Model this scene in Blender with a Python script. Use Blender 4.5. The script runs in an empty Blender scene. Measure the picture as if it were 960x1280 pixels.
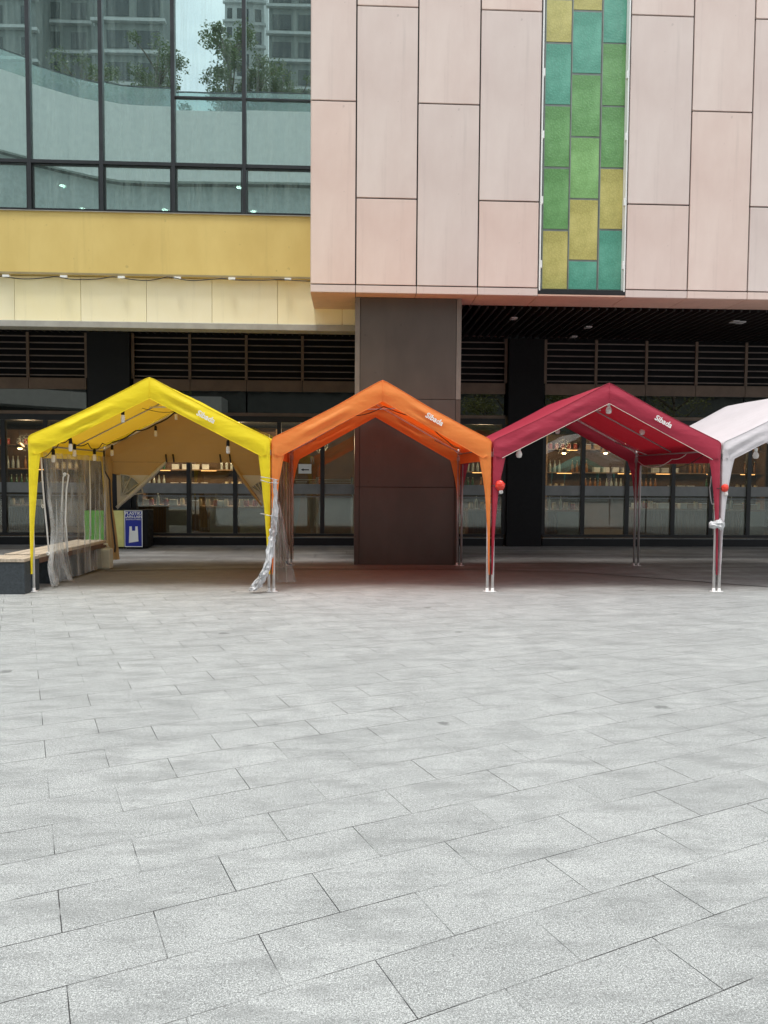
import bpy, bmesh, math, random
from mathutils import Vector, Matrix, noise
random.seed(7)
rnd = random.uniform
scene = bpy.context.scene
COL = scene.collection

# ------------------------------------------------------------------ camera
F = 940.0; PITCH, YAW, ROLL = math.radians(-2.833), math.radians(2.457), math.radians(0.399)
CAMH = 1.57
fwd = Vector((math.sin(YAW)*math.cos(PITCH), math.cos(YAW)*math.cos(PITCH), math.sin(PITCH)))
r0 = Vector((math.cos(YAW), -math.sin(YAW), 0)); u0 = r0.cross(fwd)
RI = r0*math.cos(ROLL) + u0*math.sin(ROLL); UP = u0*math.cos(ROLL) - r0*math.sin(ROLL)
def ray(px, py): return RI*((px-480)/F) - UP*((py-640)/F) + fwd
def U(px, py, Y):                       # pixel -> (X, Z) on the vertical plane y = Y
    d = ray(px, py); t = Y/d.y
    return d.x*t, CAMH + d.z*t
def UX(px, py, Y): return U(px, py, Y)[0]
def UZ(px, py, Y): return U(px, py, Y)[1]
def G(px, py):                          # pixel -> ground point
    d = ray(px, py); t = -CAMH/d.z
    return Vector((d.x*t, d.y*t, 0))
def V3(px, py, Y):
    x, z = U(px, py, Y); return Vector((x, Y, z))

cam = bpy.data.cameras.new('camera'); co = bpy.data.objects.new('camera', cam); COL.objects.link(co)
m = Matrix((RI, UP, -fwd)).transposed().to_4x4(); m.translation = Vector((0, 0, CAMH)); co.matrix_world = m
cam.sensor_fit = 'VERTICAL'; cam.sensor_height = 36; cam.lens = F/1280*36
cam.clip_end = 2000; cam.clip_start = .05; scene.camera = co

# ------------------------------------------------------------------ materials
MATS = {}
def newmat(name):
    m = bpy.data.materials.new(name); m.use_nodes = True
    nt = m.node_tree; nt.nodes.clear()
    out = nt.nodes.new('ShaderNodeOutputMaterial'); MATS[name] = m
    return m, nt, out
def N(nt, typ, **kw):
    n = nt.nodes.new(typ)
    for k, v in kw.items():
        if k in n.inputs: n.inputs[k].default_value = v
        else: setattr(n, k, v)
    return n
def c4(c): return (c[0], c[1], c[2], 1)
def mixrgb(nt, fac, a, b, blend='MIX'):
    n = nt.nodes.new('ShaderNodeMix'); n.data_type = 'RGBA'; n.blend_type = blend
    for i, v in ((0, fac), (6, a), (7, b)):
        if hasattr(v, 'is_linked'): nt.links.new(v, n.inputs[i])
        else: n.inputs[i].default_value = v if i == 0 else c4(v)
    return n.outputs[2]
def ramp(nt, src, p0, p1, a=0., b=1.):
    n = nt.nodes.new('ShaderNodeMapRange'); n.inputs[1].default_value = p0; n.inputs[2].default_value = p1
    n.inputs[3].default_value = a; n.inputs[4].default_value = b; nt.links.new(src, n.inputs[0]); return n.outputs[0]
def coords(nt, scale=(1, 1, 1), rot=(0, 0, 0), kind='Object', loc=(0, 0, 0)):
    tc = nt.nodes.new('ShaderNodeTexCoord'); mp = nt.nodes.new('ShaderNodeMapping')
    mp.inputs['Scale'].default_value = scale; mp.inputs['Rotation'].default_value = rot; mp.inputs['Location'].default_value = loc
    nt.links.new(tc.outputs[kind], mp.inputs[0]); return mp.outputs[0]
def noisetex(nt, vec, scale, detail=4, rough=.55):
    n = N(nt, 'ShaderNodeTexNoise', Scale=scale, Detail=detail, Roughness=rough)
    nt.links.new(vec, n.inputs['Vector']); return n.outputs['Fac']
def simple(name, col, rough=.6, metal=0., var=.12, vscale=3, bump=0., bscale=40, stretch=(1, 1, 1), spec=.5, objvar=0., tint=None):
    m, nt, out = newmat(name)
    b = N(nt, 'ShaderNodeBsdfPrincipled', Roughness=rough, Metallic=metal)
    b.inputs['Specular IOR Level'].default_value = spec
    v = coords(nt, stretch)
    f = noisetex(nt, v, vscale, 6, .65)
    dark = tuple(x*(1-var*1.6) for x in col) if tint is None else tint
    lite = tuple(min(1, x*(1+var)) for x in col)
    c = mixrgb(nt, ramp(nt, f, .3, .7), dark, lite)
    if objvar:
        oi = nt.nodes.new('ShaderNodeObjectInfo')
        c = mixrgb(nt, 1., c, (1, 1, 1), 'MULTIPLY')
        k = ramp(nt, oi.outputs['Random'], 0, 1, 1-objvar, 1+objvar)
        hv = nt.nodes.new('ShaderNodeHueSaturation'); nt.links.new(k, hv.inputs['Value']); nt.links.new(c, hv.inputs['Color']); c = hv.outputs[0]
    nt.links.new(c, b.inputs['Base Color'])
    f2 = noisetex(nt, v, vscale*5, 3)
    nt.links.new(ramp(nt, f2, .3, .7, rough*.85, min(1, rough*1.15)), b.inputs['Roughness'])
    if bump:
        bf = noisetex(nt, v, bscale, 4)
        bn = N(nt, 'ShaderNodeBump', Strength=bump, Distance=.01); nt.links.new(bf, bn.inputs['Height']); nt.links.new(bn.outputs[0], b.inputs['Normal'])
    nt.links.new(b.outputs[0], out.inputs[0])
    return m
def fabric(name, col, trans, tfac=.3):
    m, nt, out = newmat(name)
    b = N(nt, 'ShaderNodeBsdfPrincipled', Roughness=.55); b.inputs['Specular IOR Level'].default_value = .35
    v = coords(nt)
    f = noisetex(nt, v, 1.7, 5)
    c = mixrgb(nt, ramp(nt, f, .3, .75), tuple(x*.9 for x in col), col)
    nt.links.new(c, b.inputs['Base Color'])
    t = N(nt, 'ShaderNodeBsdfTranslucent'); t.inputs[0].default_value = c4(trans)
    mx = N(nt, 'ShaderNodeMixShader'); mx.inputs[0].default_value = tfac
    v2 = coords(nt, (.5, 1.0, 1.3), (0, .3, .2))
    n1 = noisetex(nt, v2, 4.5, 3); n2 = noisetex(nt, coords(nt), 260, 1)
    bn = N(nt, 'ShaderNodeBump', Strength=.55, Distance=.03); nt.links.new(n1, bn.inputs['Height'])
    bn2 = N(nt, 'ShaderNodeBump', Strength=.12, Distance=.003); nt.links.new(n2, bn2.inputs['Height']); nt.links.new(bn.outputs[0], bn2.inputs['Normal'])
    nt.links.new(bn2.outputs[0], b.inputs['Normal']); nt.links.new(bn2.outputs[0], t.inputs['Normal'])
    nt.links.new(b.outputs[0], mx.inputs[1]); nt.links.new(t.outputs[0], mx.inputs[2]); nt.links.new(mx.outputs[0], out.inputs[0])
    return m
def emis(name, col, s):
    m, nt, out = newmat(name)
    e = N(nt, 'ShaderNodeEmission', Strength=s); e.inputs[0].default_value = c4(col); nt.links.new(e.outputs[0], out.inputs[0]); return m
def glass(name, tint, refl, refl_tint=(1, 1, 1), wob=.12, wscale=.8, dirt=.06, dirtcol=(.5, .55, .52), rough=.0):
    """coated pane: mirror share + see-through share + a little dust"""
    m, nt, out = newmat(name)
    v = coords(nt, (1, 1, .35)); n = noisetex(nt, v, wscale, 2)
    bn = N(nt, 'ShaderNodeBump', Strength=wob, Distance=.02); nt.links.new(n, bn.inputs['Height'])
    g = N(nt, 'ShaderNodeBsdfGlossy', Roughness=rough); g.inputs[0].default_value = c4(refl_tint); nt.links.new(bn.outputs[0], g.inputs['Normal'])
    t = N(nt, 'ShaderNodeBsdfTransparent'); t.inputs[0].default_value = c4(tint)
    fr = N(nt, 'ShaderNodeFresnel', IOR=1.5)
    mx = N(nt, 'ShaderNodeMixShader')
    nt.links.new(ramp(nt, fr.outputs[0], .04, 1, refl, 1), mx.inputs[0])
    nt.links.new(t.outputs[0], mx.inputs[1]); nt.links.new(g.outputs[0], mx.inputs[2])
    d = N(nt, 'ShaderNodeBsdfDiffuse'); d.inputs[0].default_value = c4(dirtcol)
    sv = coords(nt, (9, 9, .5)); sn = noisetex(nt, sv, 1.4, 5, .7)
    m2 = N(nt, 'ShaderNodeMixShader'); nt.links.new(ramp(nt, sn, .42, .75, dirt*.4, dirt*1.9), m2.inputs[0])
    nt.links.new(mx.outputs[0], m2.inputs[1]); nt.links.new(d.outputs[0], m2.inputs[2]); nt.links.new(m2.outputs[0], out.inputs[0])
    return m

# paving
def paving(name, c_lo, c_hi, rot, loc, w, h, mort, speck=.5, stain=.0, smudge_brown=False):
    m, nt, out = newmat(name)
    b = N(nt, 'ShaderNodeBsdfPrincipled', Roughness=.8); b.inputs['Specular IOR Level'].default_value = .3
    v = coords(nt, (1, 1, 1), (0, 0, rot), 'Object', loc)
    br = N(nt, 'ShaderNodeTexBrick', Scale=1.0); br.offset = .5; br.squash = 1
    br.inputs['Color1'].default_value = c4((.0, .0, .0)); br.inputs['Color2'].default_value = c4((1, 1, 1)); br.inputs['Mortar'].default_value = c4((.5, .5, .5))
    br.inputs['Mortar Size'].default_value = mort; br.inputs['Mortar Smooth'].default_value = .3; br.inputs['Bias'].default_value = 0
    br.inputs['Brick Width'].default_value = w; br.inputs['Row Height'].default_value = h
    nt.links.new(v, br.inputs['Vector'])
    v0 = coords(nt)
    big = noisetex(nt, v0, .55, 5, .6); mid = noisetex(nt, v0, 3.2, 6, .7)
    fine = noisetex(nt, v0, 220, 3, .9); fine2 = noisetex(nt, coords(nt, loc=(7, 1, 4)), 170, 5, .95)
    c = mixrgb(nt, ramp(nt, mid, .34, .66), c_lo, c_hi)
    c = mixrgb(nt, ramp(nt, br.outputs['Color'], .35, 1, 0, .36), c, tuple(x*.72 for x in c_lo))
    c = mixrgb(nt, ramp(nt, big, .38, .62, 0, .35), c, tuple(x*.82 for x in c_lo))
    c = mixrgb(nt, ramp(nt, fine, .52, .57, 0, speck), c, tuple(x*.32 for x in c_lo))
    c = mixrgb(nt, ramp(nt, fine2, .52, .57, 0, speck), c, tuple(min(.9, x*1.75) for x in c_hi))
    fine3 = noisetex(nt, coords(nt, loc=(5, 3, 1)), 60, 5, .95)
    c = mixrgb(nt, ramp(nt, fine3, .54, .60, 0, speck*.8), c, tuple(x*.38 for x in c_lo))
    # dark blotches, gum and drips
    vo = N(nt, 'ShaderNodeTexVoronoi', Scale=1.25); nt.links.new(v0, vo.inputs['Vector']); vo.inputs['Randomness'].default_value = 1
    wob = nt.nodes.new('ShaderNodeMath'); wob.operation = 'ADD'
    nt.links.new(vo.outputs['Distance'], wob.inputs[0]); nt.links.new(ramp(nt, noisetex(nt, v0, 14, 3), .3, .7, -.02, .06), wob.inputs[1])
    c = mixrgb(nt, ramp(nt, wob.outputs[0], .055, .085, .65, 0), c, tuple(x*.35 for x in c_lo))
    # cracks of paler repair lines
    sc = noisetex(nt, coords(nt, (1, 5, 1), (0, 0, .5)), 2.3, 6, .75)
    c = mixrgb(nt, ramp(nt, sc, .64, .70, 0, .4), c, tuple(min(.9, x*1.4) for x in c_hi))
    if stain:
        c = mixrgb(nt, ramp(nt, noisetex(nt, coords(nt, (.35, 1.6, 1)), .9, 5), .42, .6, 0, stain), c, (.06, .055, .05))
    sf = noisetex(nt, coords(nt, (1.2, 3, 1), (0, 0, -.3)), 1.7, 8, .8)
    c = mixrgb(nt, ramp(nt, sf, .60, .72, 0, .5), c, tuple(x*.5 for x in c_lo))
    # joints: uneven darkness
    jn = noisetex(nt, v0, 1.4, 4, .7)
    mm = nt.nodes.new('ShaderNodeMath'); mm.operation = 'MULTIPLY'
    nt.links.new(br.outputs['Fac'], mm.inputs[0]); nt.links.new(ramp(nt, jn, .43, .54, .12, 1.), mm.inputs[1])
    sm_ = noisetex(nt, coords(nt, (1.3, 4.5, 1), (0, 0, rot)), 1.6, 6, .7)
    c = mixrgb(nt, ramp(nt, sm_, .48, .64, 0, .48 if smudge_brown else .2), c, tuple(x*.62 for x in c_lo))
    if smudge_brown:      # mixes in dark brown from the tent fronts back, ragged edged
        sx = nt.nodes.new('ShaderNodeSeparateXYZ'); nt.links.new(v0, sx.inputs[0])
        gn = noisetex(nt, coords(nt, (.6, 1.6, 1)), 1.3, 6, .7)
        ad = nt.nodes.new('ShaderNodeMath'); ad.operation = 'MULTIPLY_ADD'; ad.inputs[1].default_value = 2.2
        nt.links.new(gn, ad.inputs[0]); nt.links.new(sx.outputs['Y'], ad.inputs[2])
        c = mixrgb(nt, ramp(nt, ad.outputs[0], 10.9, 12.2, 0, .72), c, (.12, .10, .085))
    jc = mixrgb(nt, ramp(nt, noisetex(nt, coords(nt, loc=(3, 9, 2)), 1.1, 4, .7), .60, .66), (.035, .035, .035), (.42, .43, .42))
    c = mixrgb(nt, mm.outputs[0], c, jc)
    nt.links.new(c, b.inputs['Base Color'])
    bn = N(nt, 'ShaderNodeBump', Strength=.5, Distance=.002); nt.links.new(fine, bn.inputs['Height'])
    b2 = N(nt, 'ShaderNodeBump', Strength=.8, Distance=.004); b2.invert = True; nt.links.new(br.outputs['Fac'], b2.inputs['Height']); nt.links.new(bn.outputs[0], b2.inputs['Normal'])
    nt.links.new(b2.outputs[0], b.inputs['Normal']); nt.links.new(b.outputs[0], out.inputs[0])
    return m

# tile phase taken from a joint corner seen on the plaza
TR = -math.radians(23.4)
A = G(72.5, 1112.5)
ca, sa = math.cos(TR), math.sin(TR)
ax, ay = A.x*ca - A.y*sa, A.x*sa + A.y*ca
TW, TH = .604, .293
M_PLAZA = paving('granite_plaza', (.25, .262, .258), (.375, .39, .382), TR, (-ax+TW*4, -ay+TH*8, 0), TW, TH, .0021, .9, smudge_brown=True)
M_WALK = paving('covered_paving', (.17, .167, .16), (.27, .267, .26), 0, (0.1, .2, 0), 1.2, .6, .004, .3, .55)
M_PINK = None
def cladding(name, lo, hi, var):
    m, nt, out = newmat(name)
    b = N(nt, 'ShaderNodeBsdfPrincipled', Roughness=.42, Metallic=.0); b.inputs['Specular IOR Level'].default_value = .5
    oi = nt.nodes.new('ShaderNodeObjectInfo')
    v = coords(nt, (1, 1, .5), kind='Object')
    f = noisetex(nt, v, 1.1, 5, .6)
    c = mixrgb(nt, ramp(nt, f, .35, .7), lo, hi)
    st = noisetex(nt, coords(nt, (6, 6, .3)), 1.0, 6, .7)
    c = mixrgb(nt, ramp(nt, st, .56, .76, 0, .36), c, tuple(x*.72 for x in lo))
    sp = noisetex(nt, coords(nt, (1, 1, 1)), 9, 3, .5)
    c = mixrgb(nt, ramp(nt, sp, .72, .76, 0, .4), c, tuple(x*.55 for x in lo))
    hv = nt.nodes.new('ShaderNodeHueSaturation'); nt.links.new(c, hv.inputs['Color'])
    nt.links.new(ramp(nt, oi.outputs['Random'], 0, 1, 1-var, 1+var), hv.inputs['Value'])
    nt.links.new(ramp(nt, oi.outputs['Random'], 0, 1, .8, 1.2), hv.inputs['Saturation'])
    nt.links.new(hv.outputs[0], b.inputs['Base Color'])
    bn = N(nt, 'ShaderNodeBump', Strength=.25, Distance=.02); nt.links.new(noisetex(nt, coords(nt), 1.3, 2), bn.inputs['Height']); nt.links.new(bn.outputs[0], b.inputs['Normal'])
    nt.links.new(b.outputs[0], out.inputs[0]); return m
M_PINK = cladding('pink_metal_cladding', (.63, .505, .455), (.71, .60, .545), .045)
M_YELLOW = cladding('ochre_plaster', (.61, .425, .06), (.71, .525, .105), .02)
M_CREAM = cladding('cream_panel', (.88, .80, .53), (.92, .86, .64), .03)
M_GREYLIP = simple('grey_lip', (.36, .35, .32), .6)
M_UNDER = simple('pink_underside', (.62, .42, .33), .45, var=.08)
M_JOINT = simple('joint_backing', (.03, .028, .027), .8)
M_PILLAR = cladding('bronze_pillar_cladding', (.062, .052, .044), (.090, .077, .065), .04)
M_PILLARD = simple('bronze_pillar_trim', (.17, .155, .135), .45)
M_BLACK = simple('black_metal', (.007, .007, .008), .6, spec=.2)
M_FRAME = simple('charcoal_frame', (.016, .017, .019), .4, .1)
M_MULL = simple('curtain_wall_mullion', (.045, .05, .055), .35, .5)
M_BROWN = simple('brown_metal', (.17, .115, .08), .5, var=.15)
M_SLAT = simple('louver_slat_paint', (.21, .17, .15), .5, var=.15)
M_CEILSLAT = simple('dark_ceiling_slat', (.022, .020, .019), .6)
M_PLINTH = simple('dark_granite_plinth', (.014, .015, .017), .4, spec=.3)
M_GRANITE = simple('charcoal_granite', (.042, .052, .06), .6, var=.25, vscale=30)
M_WOODT = simple('weathered_deck_wood', (.46, .38, .29), .75, var=.28, vscale=2.5, stretch=(9, .7, 5), bump=.3)
M_WOODE = simple('brown_wood_edge', (.13, .07, .045), .6, var=.2)
M_POLE = simple('white_painted_pole', (.74, .73, .72), .35, var=.08, vscale=12)
M_POLEG = simple('galvanised_pole', (.42, .40, .40), .35, .4, var=.12, vscale=9)
M_HEM = simple('pale_piping', (.62, .58, .50), .6)
M_TEXT = simple('white_print', (.85, .85, .83), .5)
M_CORD = simple('white_cord', (.75, .74, .70), .7)
M_BLKCORD = simple('black_cable', (.012, .012, .012), .5)
M_BULB, _nt, _o = newmat('bulb_glass')
_b = N(_nt, 'ShaderNodeBsdfPrincipled', Roughness=.15); _b.inputs['Base Color'].default_value = (.85, .83, .8, 1)
_t = N(_nt, 'ShaderNodeBsdfTransparent'); _m = N(_nt, 'ShaderNodeMixShader'); _m.inputs[0].default_value = .25
_nt.links.new(_b.outputs[0], _m.inputs[1]); _nt.links.new(_t.outputs[0], _m.inputs[2]); _nt.links.new(_m.outputs[0], _o.inputs[0])
M_UPGLASS = glass('tinted_reflective_glass', (.42, .56, .54), .62, (.70, .89, .86), .07, .6, .13, (.42, .56, .53))
M_SHOPGLASS = glass('shop_glass', (.86, .90, .88), .085, (.85, .9, .87), .003, .5, .004)
M_TRGLASS = glass('dark_transom_glass', (.05, .05, .05), .16, (.7, .72, .66), .02, .6, .012)
M_BALGLASS = glass('balustrade_glass', (.75, .85, .83), .15, (.8, .9, .9), .0)
M_GREYSTRIP = simple('grey_pane_band', (.20, .21, .21), .5)
FAB = {
 'yellow': fabric('yellow_canopy_fabric', (.97, .80, .022), (.95, .52, .04), .22),
 'orange': fabric('orange_canopy_fabric', (.97, .36, .085), (1., .10, .006), .38),
 'red': fabric('crimson_canopy_fabric', (.43, .036, .07), (.50, .012, .02), .17),
 'white': fabric('white_canopy_fabric', (.82, .78, .81), (.60, .57, .58), .25),
 'teal': fabric('teal_canopy_fabric', (.14, .50, .45), (.2, .6, .5), .25),
}
M_DIMYELLOW = fabric('shade_dimmed_yellow_fabric', (.52, .36, .17), (.50, .30, .10), .22)  # yellow cloth seen in shade; the dimming is painted into this tan colour
def plastic(name, tint, op, col, rough=.12):
    m, nt, out = newmat(name)
    t = N(nt, 'ShaderNodeBsdfTransparent'); t.inputs[0].default_value = c4(tint)
    b = N(nt, 'ShaderNodeBsdfPrincipled', Roughness=rough); b.inputs['Base Color'].default_value = c4(col); b.inputs['Specular IOR Level'].default_value = 1
    v = coords(nt, (3, 3, .5)); n = noisetex(nt, v, 2.4, 3, .6)
    lw = N(nt, 'ShaderNodeLayerWeight', Blend=.35)
    a = nt.nodes.new('ShaderNodeMath'); a.operation = 'ADD'; a.use_clamp = True
    nt.links.new(ramp(nt, n, .4, .72, op*.35, op*1.7), a.inputs[0]); nt.links.new(ramp(nt, lw.outputs['Facing'], .2, 1, 0, .35), a.inputs[1])
    bn = N(nt, 'ShaderNodeBump', Strength=.8, Distance=.03); nt.links.new(noisetex(nt, coords(nt, (3, 3, 1)), 6, 4), bn.inputs['Height']); nt.links.new(bn.outputs[0], b.inputs['Normal'])
    mx = N(nt, 'ShaderNodeMixShader'); nt.links.new(a.outputs[0], mx.inputs[0]); nt.links.new(t.outputs[0], mx.inputs[1]); nt.links.new(b.outputs[0], mx.inputs[2])
    nt.links.new(mx.outputs[0], out.inputs[0]); return m
M_CLEAR = plastic('clear_plastic_sheet', (.84, .85, .84), .26, (.80, .80, .78))
M_TANPL = plastic('smoky_plastic_sheet', (.74, .66, .58), .5, (.56, .47, .40))
M_SILVER = plastic('crumpled_plastic_film', (.75, .76, .77), .7, (.68, .69, .71), .18)
M_BAG = simple('crumpled_grey_bag', (.55, .55, .56), .4, var=.3, vscale=14, bump=.8, bscale=30)
M_REDPL = simple('red_plastic', (.75, .045, .025), .3, var=.15)
M_CAN = simple('milky_plastic', (.55, .54, .44), .4)
M_BLUE = simple('blue_sign_face', (.018, .03, .30), .4, var=.08)
M_SIGNW = simple('white_sign_paper', (.78, .80, .78), .6, var=.04)
M_BINY = simple('yellow_bin_panel', (.62, .60, .22), .45)
M_BING = simple('green_bin_panel', (.14, .52, .08), .45)
M_COUNTER = simple('oak_slat_counter', (.17, .085, .035), .5, var=.3, vscale=2, stretch=(14, 14, .5))
M_CREAMC = simple('pale_counter_front', (.22, .21, .18), .6)
M_BACKW = simple('shop_back_wall', (.12, .065, .03), .7, var=.35, vscale=1.2)
M_SHOPFL = simple('shop_floor', (.16, .14, .12), .4)
M_SHELF = simple('timber_shelf', (.24, .14, .07), .5)
M_WHITEW = simple('white_render', (.56, .58, .56), .7, var=.06)
M_TOWERA = simple('tower_grey_render', (.17, .19, .185), .8)
M_TOWERB = simple('tower_pale_render', (.42, .44, .44), .8)
M_TOWERW = simple('tower_window', (.03, .04, .045), .2)
M_PODW = simple('podium_wall', (.09, .10, .095), .7)
M_BARK = simple('bark', (.10, .075, .055), .85, bump=.5)
M_LAMP = emis('warm_lamp', (1., .62, .28), 9)
M_STRIP = emis('warm_shelf_light', (1., .45, .14), 2.2)
M_DOWN = emis('downlight', (1., .93, .8), 14)
def leafmat(name, a, b):
    m, nt, out = newmat(name)
    bs = N(nt, 'ShaderNodeBsdfPrincipled', Roughness=.5); oi = noisetex(nt, coords(nt), 2.5, 3)
    nt.links.new(mixrgb(nt, ramp(nt, oi, .3, .7), a, b), bs.inputs['Base Color'])
    t = N(nt, 'ShaderNodeBsdfTranslucent'); t.inputs[0].default_value = c4(b); mx = N(nt, 'ShaderNodeMixShader'); mx.inputs[0].default_value = .3
    nt.links.new(bs.outputs[0], mx.inputs[1]); nt.links.new(t.outputs[0], mx.inputs[2]); nt.links.new(mx.outputs[0], out.inputs[0]); return m
M_LEAF = leafmat('leaves', (.045, .075, .02), (.10, .14, .04))
M_LEAF2 = leafmat('yellow_green_leaves', (.10, .12, .03), (.20, .21, .06))

def stained(name, col):
    m, nt, out = newmat(name)
    b = N(nt, 'ShaderNodeBsdfPrincipled', Roughness=.09)
    v = coords(nt); vo = N(nt, 'ShaderNodeTexVoronoi', Scale=16.); vo.feature = 'DISTANCE_TO_EDGE'
    nv = N(nt, 'ShaderNodeTexNoise', Scale=7., Detail=3.); nt.links.new(v, nv.inputs['Vector'])
    va = nt.nodes.new('ShaderNodeVectorMath'); va.operation = 'MULTIPLY_ADD'; va.inputs[1].default_value = (.35, .35, .35)
    nt.links.new(nv.outputs['Color'], va.inputs[0]); vs5 = nt.nodes.new('ShaderNodeVectorMath'); vs5.operation = 'SCALE'; vs5.inputs['Scale'].default_value = 4.5
    nt.links.new(v, vs5.inputs[0]); nt.links.new(vs5.outputs[0], va.inputs[2]); nt.links.new(va.outputs[0], vo.inputs['Vector'])
    vo.inputs['Scale'].default_value = 5
    f = ramp(nt, vo.outputs['Distance'], .0, .12)
    c = mixrgb(nt, f, tuple(x*.88 for x in col), tuple(min(1, x*1.1) for x in col))
    big = noisetex(nt, coords(nt), 1.6, 4)
    c = mixrgb(nt, ramp(nt, big, .42, .6, 0, .6), c, tuple(min(1, x*1.5+.05) for x in col))
    nt.links.new(c, b.inputs['Base Color'])
    bn = N(nt, 'ShaderNodeBump', Strength=.3, Distance=.01); nt.links.new(vo.outputs['Distance'], bn.inputs['Height']); nt.links.new(bn.outputs[0], b.inputs['Normal'])
    nt.links.new(b.outputs[0], out.inputs[0]); return m
ST = {'t': stained('teal_textured_glass', (.085, .29, .21)), 'g': stained('green_textured_glass', (.12, .28, .10)),
      'l': stained('leaf_green_textured_glass', (.18, .36, .13)), 'y': stained('yellow_textured_glass', (.40, .37, .12))}

# ------------------------------------------------------------------ mesh builder
class MB:
    def __init__(s): s.v = []; s.f = []; s.sm = False
    def box(s, x0, x1, y0, y1, z0, z1):
        b = len(s.v); s.v += [(x0,y0,z0),(x1,y0,z0),(x1,y1,z0),(x0,y1,z0),(x0,y0,z1),(x1,y0,z1),(x1,y1,z1),(x0,y1,z1)]
        s.f += [[b+i for i in q] for q in ((0,3,2,1),(4,5,6,7),(0,1,5,4),(1,2,6,5),(2,3,7,6),(3,0,4,7))]; return s
    def tube(s, pts, r, n=8, caps=True):
        pts = [Vector(p) for p in pts]; rs = r if isinstance(r, (list, tuple)) else [r]*len(pts)
        b = len(s.v); up = Vector((0, 0, 1)); prev = None
        for i, p in enumerate(pts):
            d = (pts[min(i+1, len(pts)-1)] - pts[max(i-1, 0)]).normalized()
            if prev is None: a = d.cross(up if abs(d.z) < .95 else Vector((1, 0, 0))).normalized()
            else: a = (prev - d*prev.dot(d)).normalized()
            prev = a; c = d.cross(a)
            for k in range(n):
                t = 2*math.pi*k/n; s.v.append(tuple(p + (a*math.cos(t)+c*math.sin(t))*rs[i]))
        for i in range(len(pts)-1):
            for k in range(n):
                s.f.append([b+i*n+k, b+i*n+(k+1) % n, b+(i+1)*n+(k+1) % n, b+(i+1)*n+k])
        if caps: s.f.append([b+k for k in range(n)][::-1]); s.f.append([b+(len(pts)-1)*n+k for k in range(n)])
        s.sm = True; return s
    def lathe(s, c, prof, n=12):            # prof: (r, z)
        b = len(s.v)
        for r, z in prof:
            for k in range(n):
                t = 2*math.pi*k/n; s.v.append((c[0]+r*math.cos(t), c[1]+r*math.sin(t), c[2]+z))
        for i in range(len(prof)-1):
            for k in range(n): s.f.append([b+i*n+k, b+i*n+(k+1) % n, b+(i+1)*n+(k+1) % n, b+(i+1)*n+k])
        s.f.append([b+k for k in range(n)][::-1]); s.f.append([b+(len(prof)-1)*n+k for k in range(n)])
        s.sm = True; return s
    def grid(s, rows):
        b = len(s.v); n = len(rows[0])
        for r in rows: s.v += [tuple(p) for p in r]
        for i in range(len(rows)-1):
            for j in range(n-1): s.f.append([b+i*n+j, b+i*n+j+1, b+(i+1)*n+j+1, b+(i+1)*n+j])
        s.sm = True; return s
    def prism(s, poly, y0, y1):             # poly of (x, z)
        b = len(s.v); n = len(poly)
        s.v += [(x, y0, z) for x, z in poly] + [(x, y1, z) for x, z in poly]
        s.f.append([b+i for i in range(n)]); s.f.append([b+n+i for i in range(n)][::-1])
        for i in range(n): s.f.append([b+i, b+n+i, b+n+(i+1) % n, b+(i+1) % n])
        return s
    def build(s, name, mat, parent=None, bevel=0, smooth=None, org=None):
        me = bpy.data.meshes.new(name)
        if org is None: org = Vector((0, 0, 0))
        org = Vector(org)
        me.from_pydata([tuple(Vector(v)-org) for v in s.v], [], s.f); me.materials.append(mat)
        if s.sm if smooth is None else smooth:
            me.polygons.foreach_set('use_smooth', [True]*len(me.polygons))
        bm = bmesh.new(); bm.from_mesh(me); bmesh.ops.recalc_face_normals(bm, faces=bm.faces)
        if bevel: bmesh.ops.bevel(bm, geom=bm.edges[:], offset=bevel, segments=2, affect='EDGES', profile=.6)
        bm.to_mesh(me); bm.free(); me.update()
        o = bpy.data.objects.new(name, me); COL.objects.link(o); o.location = org
        if parent:
            o.parent = parent
            p = parent; off = Vector((0, 0, 0))
            while p: off += p.location; p = p.parent
            o.location = org - off
        return o
def tag(o, label=None, cat=None, group=None, kind=None):
    for k, v in (('label', label), ('category', cat), ('group', group), ('kind', kind)):
        if v: o[k] = v
    return o
def empty(name, loc, label, cat, group=None, kind=None):
    o = bpy.data.objects.new(name, None); COL.objects.link(o); o.location = loc; o.empty_display_size = .1
    return tag(o, label, cat, group, kind)
def copy_tree(o, loc, label, rz=0, group=None):
    c = o.copy(); COL.objects.link(c); c.location = loc; c.rotation_euler.z = rz; c['label'] = label
    if group: c['group'] = group
    for ch in [x for x in bpy.data.objects if x.parent == o]:
        d = ch.copy(); COL.objects.link(d); d.parent = c
    return c
def nz(*a): return noise.noise(Vector(a))
def text_obj(name, s, size, mat, parent, M, bold=.0, shear=0, depth=.002):
    cu = bpy.data.curves.new(name, 'FONT'); cu.body = s; cu.size = size; cu.extrude = depth/2; cu.offset = bold; cu.shear = shear
    cu.align_x = 'CENTER'; cu.align_y = 'CENTER'; cu.resolution_u = 3
    t = bpy.data.objects.new(name, cu); COL.objects.link(t)
    dg = bpy.context.evaluated_depsgraph_get(); me = bpy.data.meshes.new_from_object(t.evaluated_get(dg))
    bpy.data.objects.remove(t); me.name = name; me.transform(M); me.materials.clear(); me.materials.append(mat)
    o = bpy.data.objects.new(name, me); COL.objects.link(o)
    if parent:
        o.parent = parent; p = parent; off = Vector((0, 0, 0))
        while p: off += p.location; p = p.parent
        o.location = -off
    return o
FACE = Matrix.Rotation(math.pi/2, 4, 'X')       # lays text upright facing -Y

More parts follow.
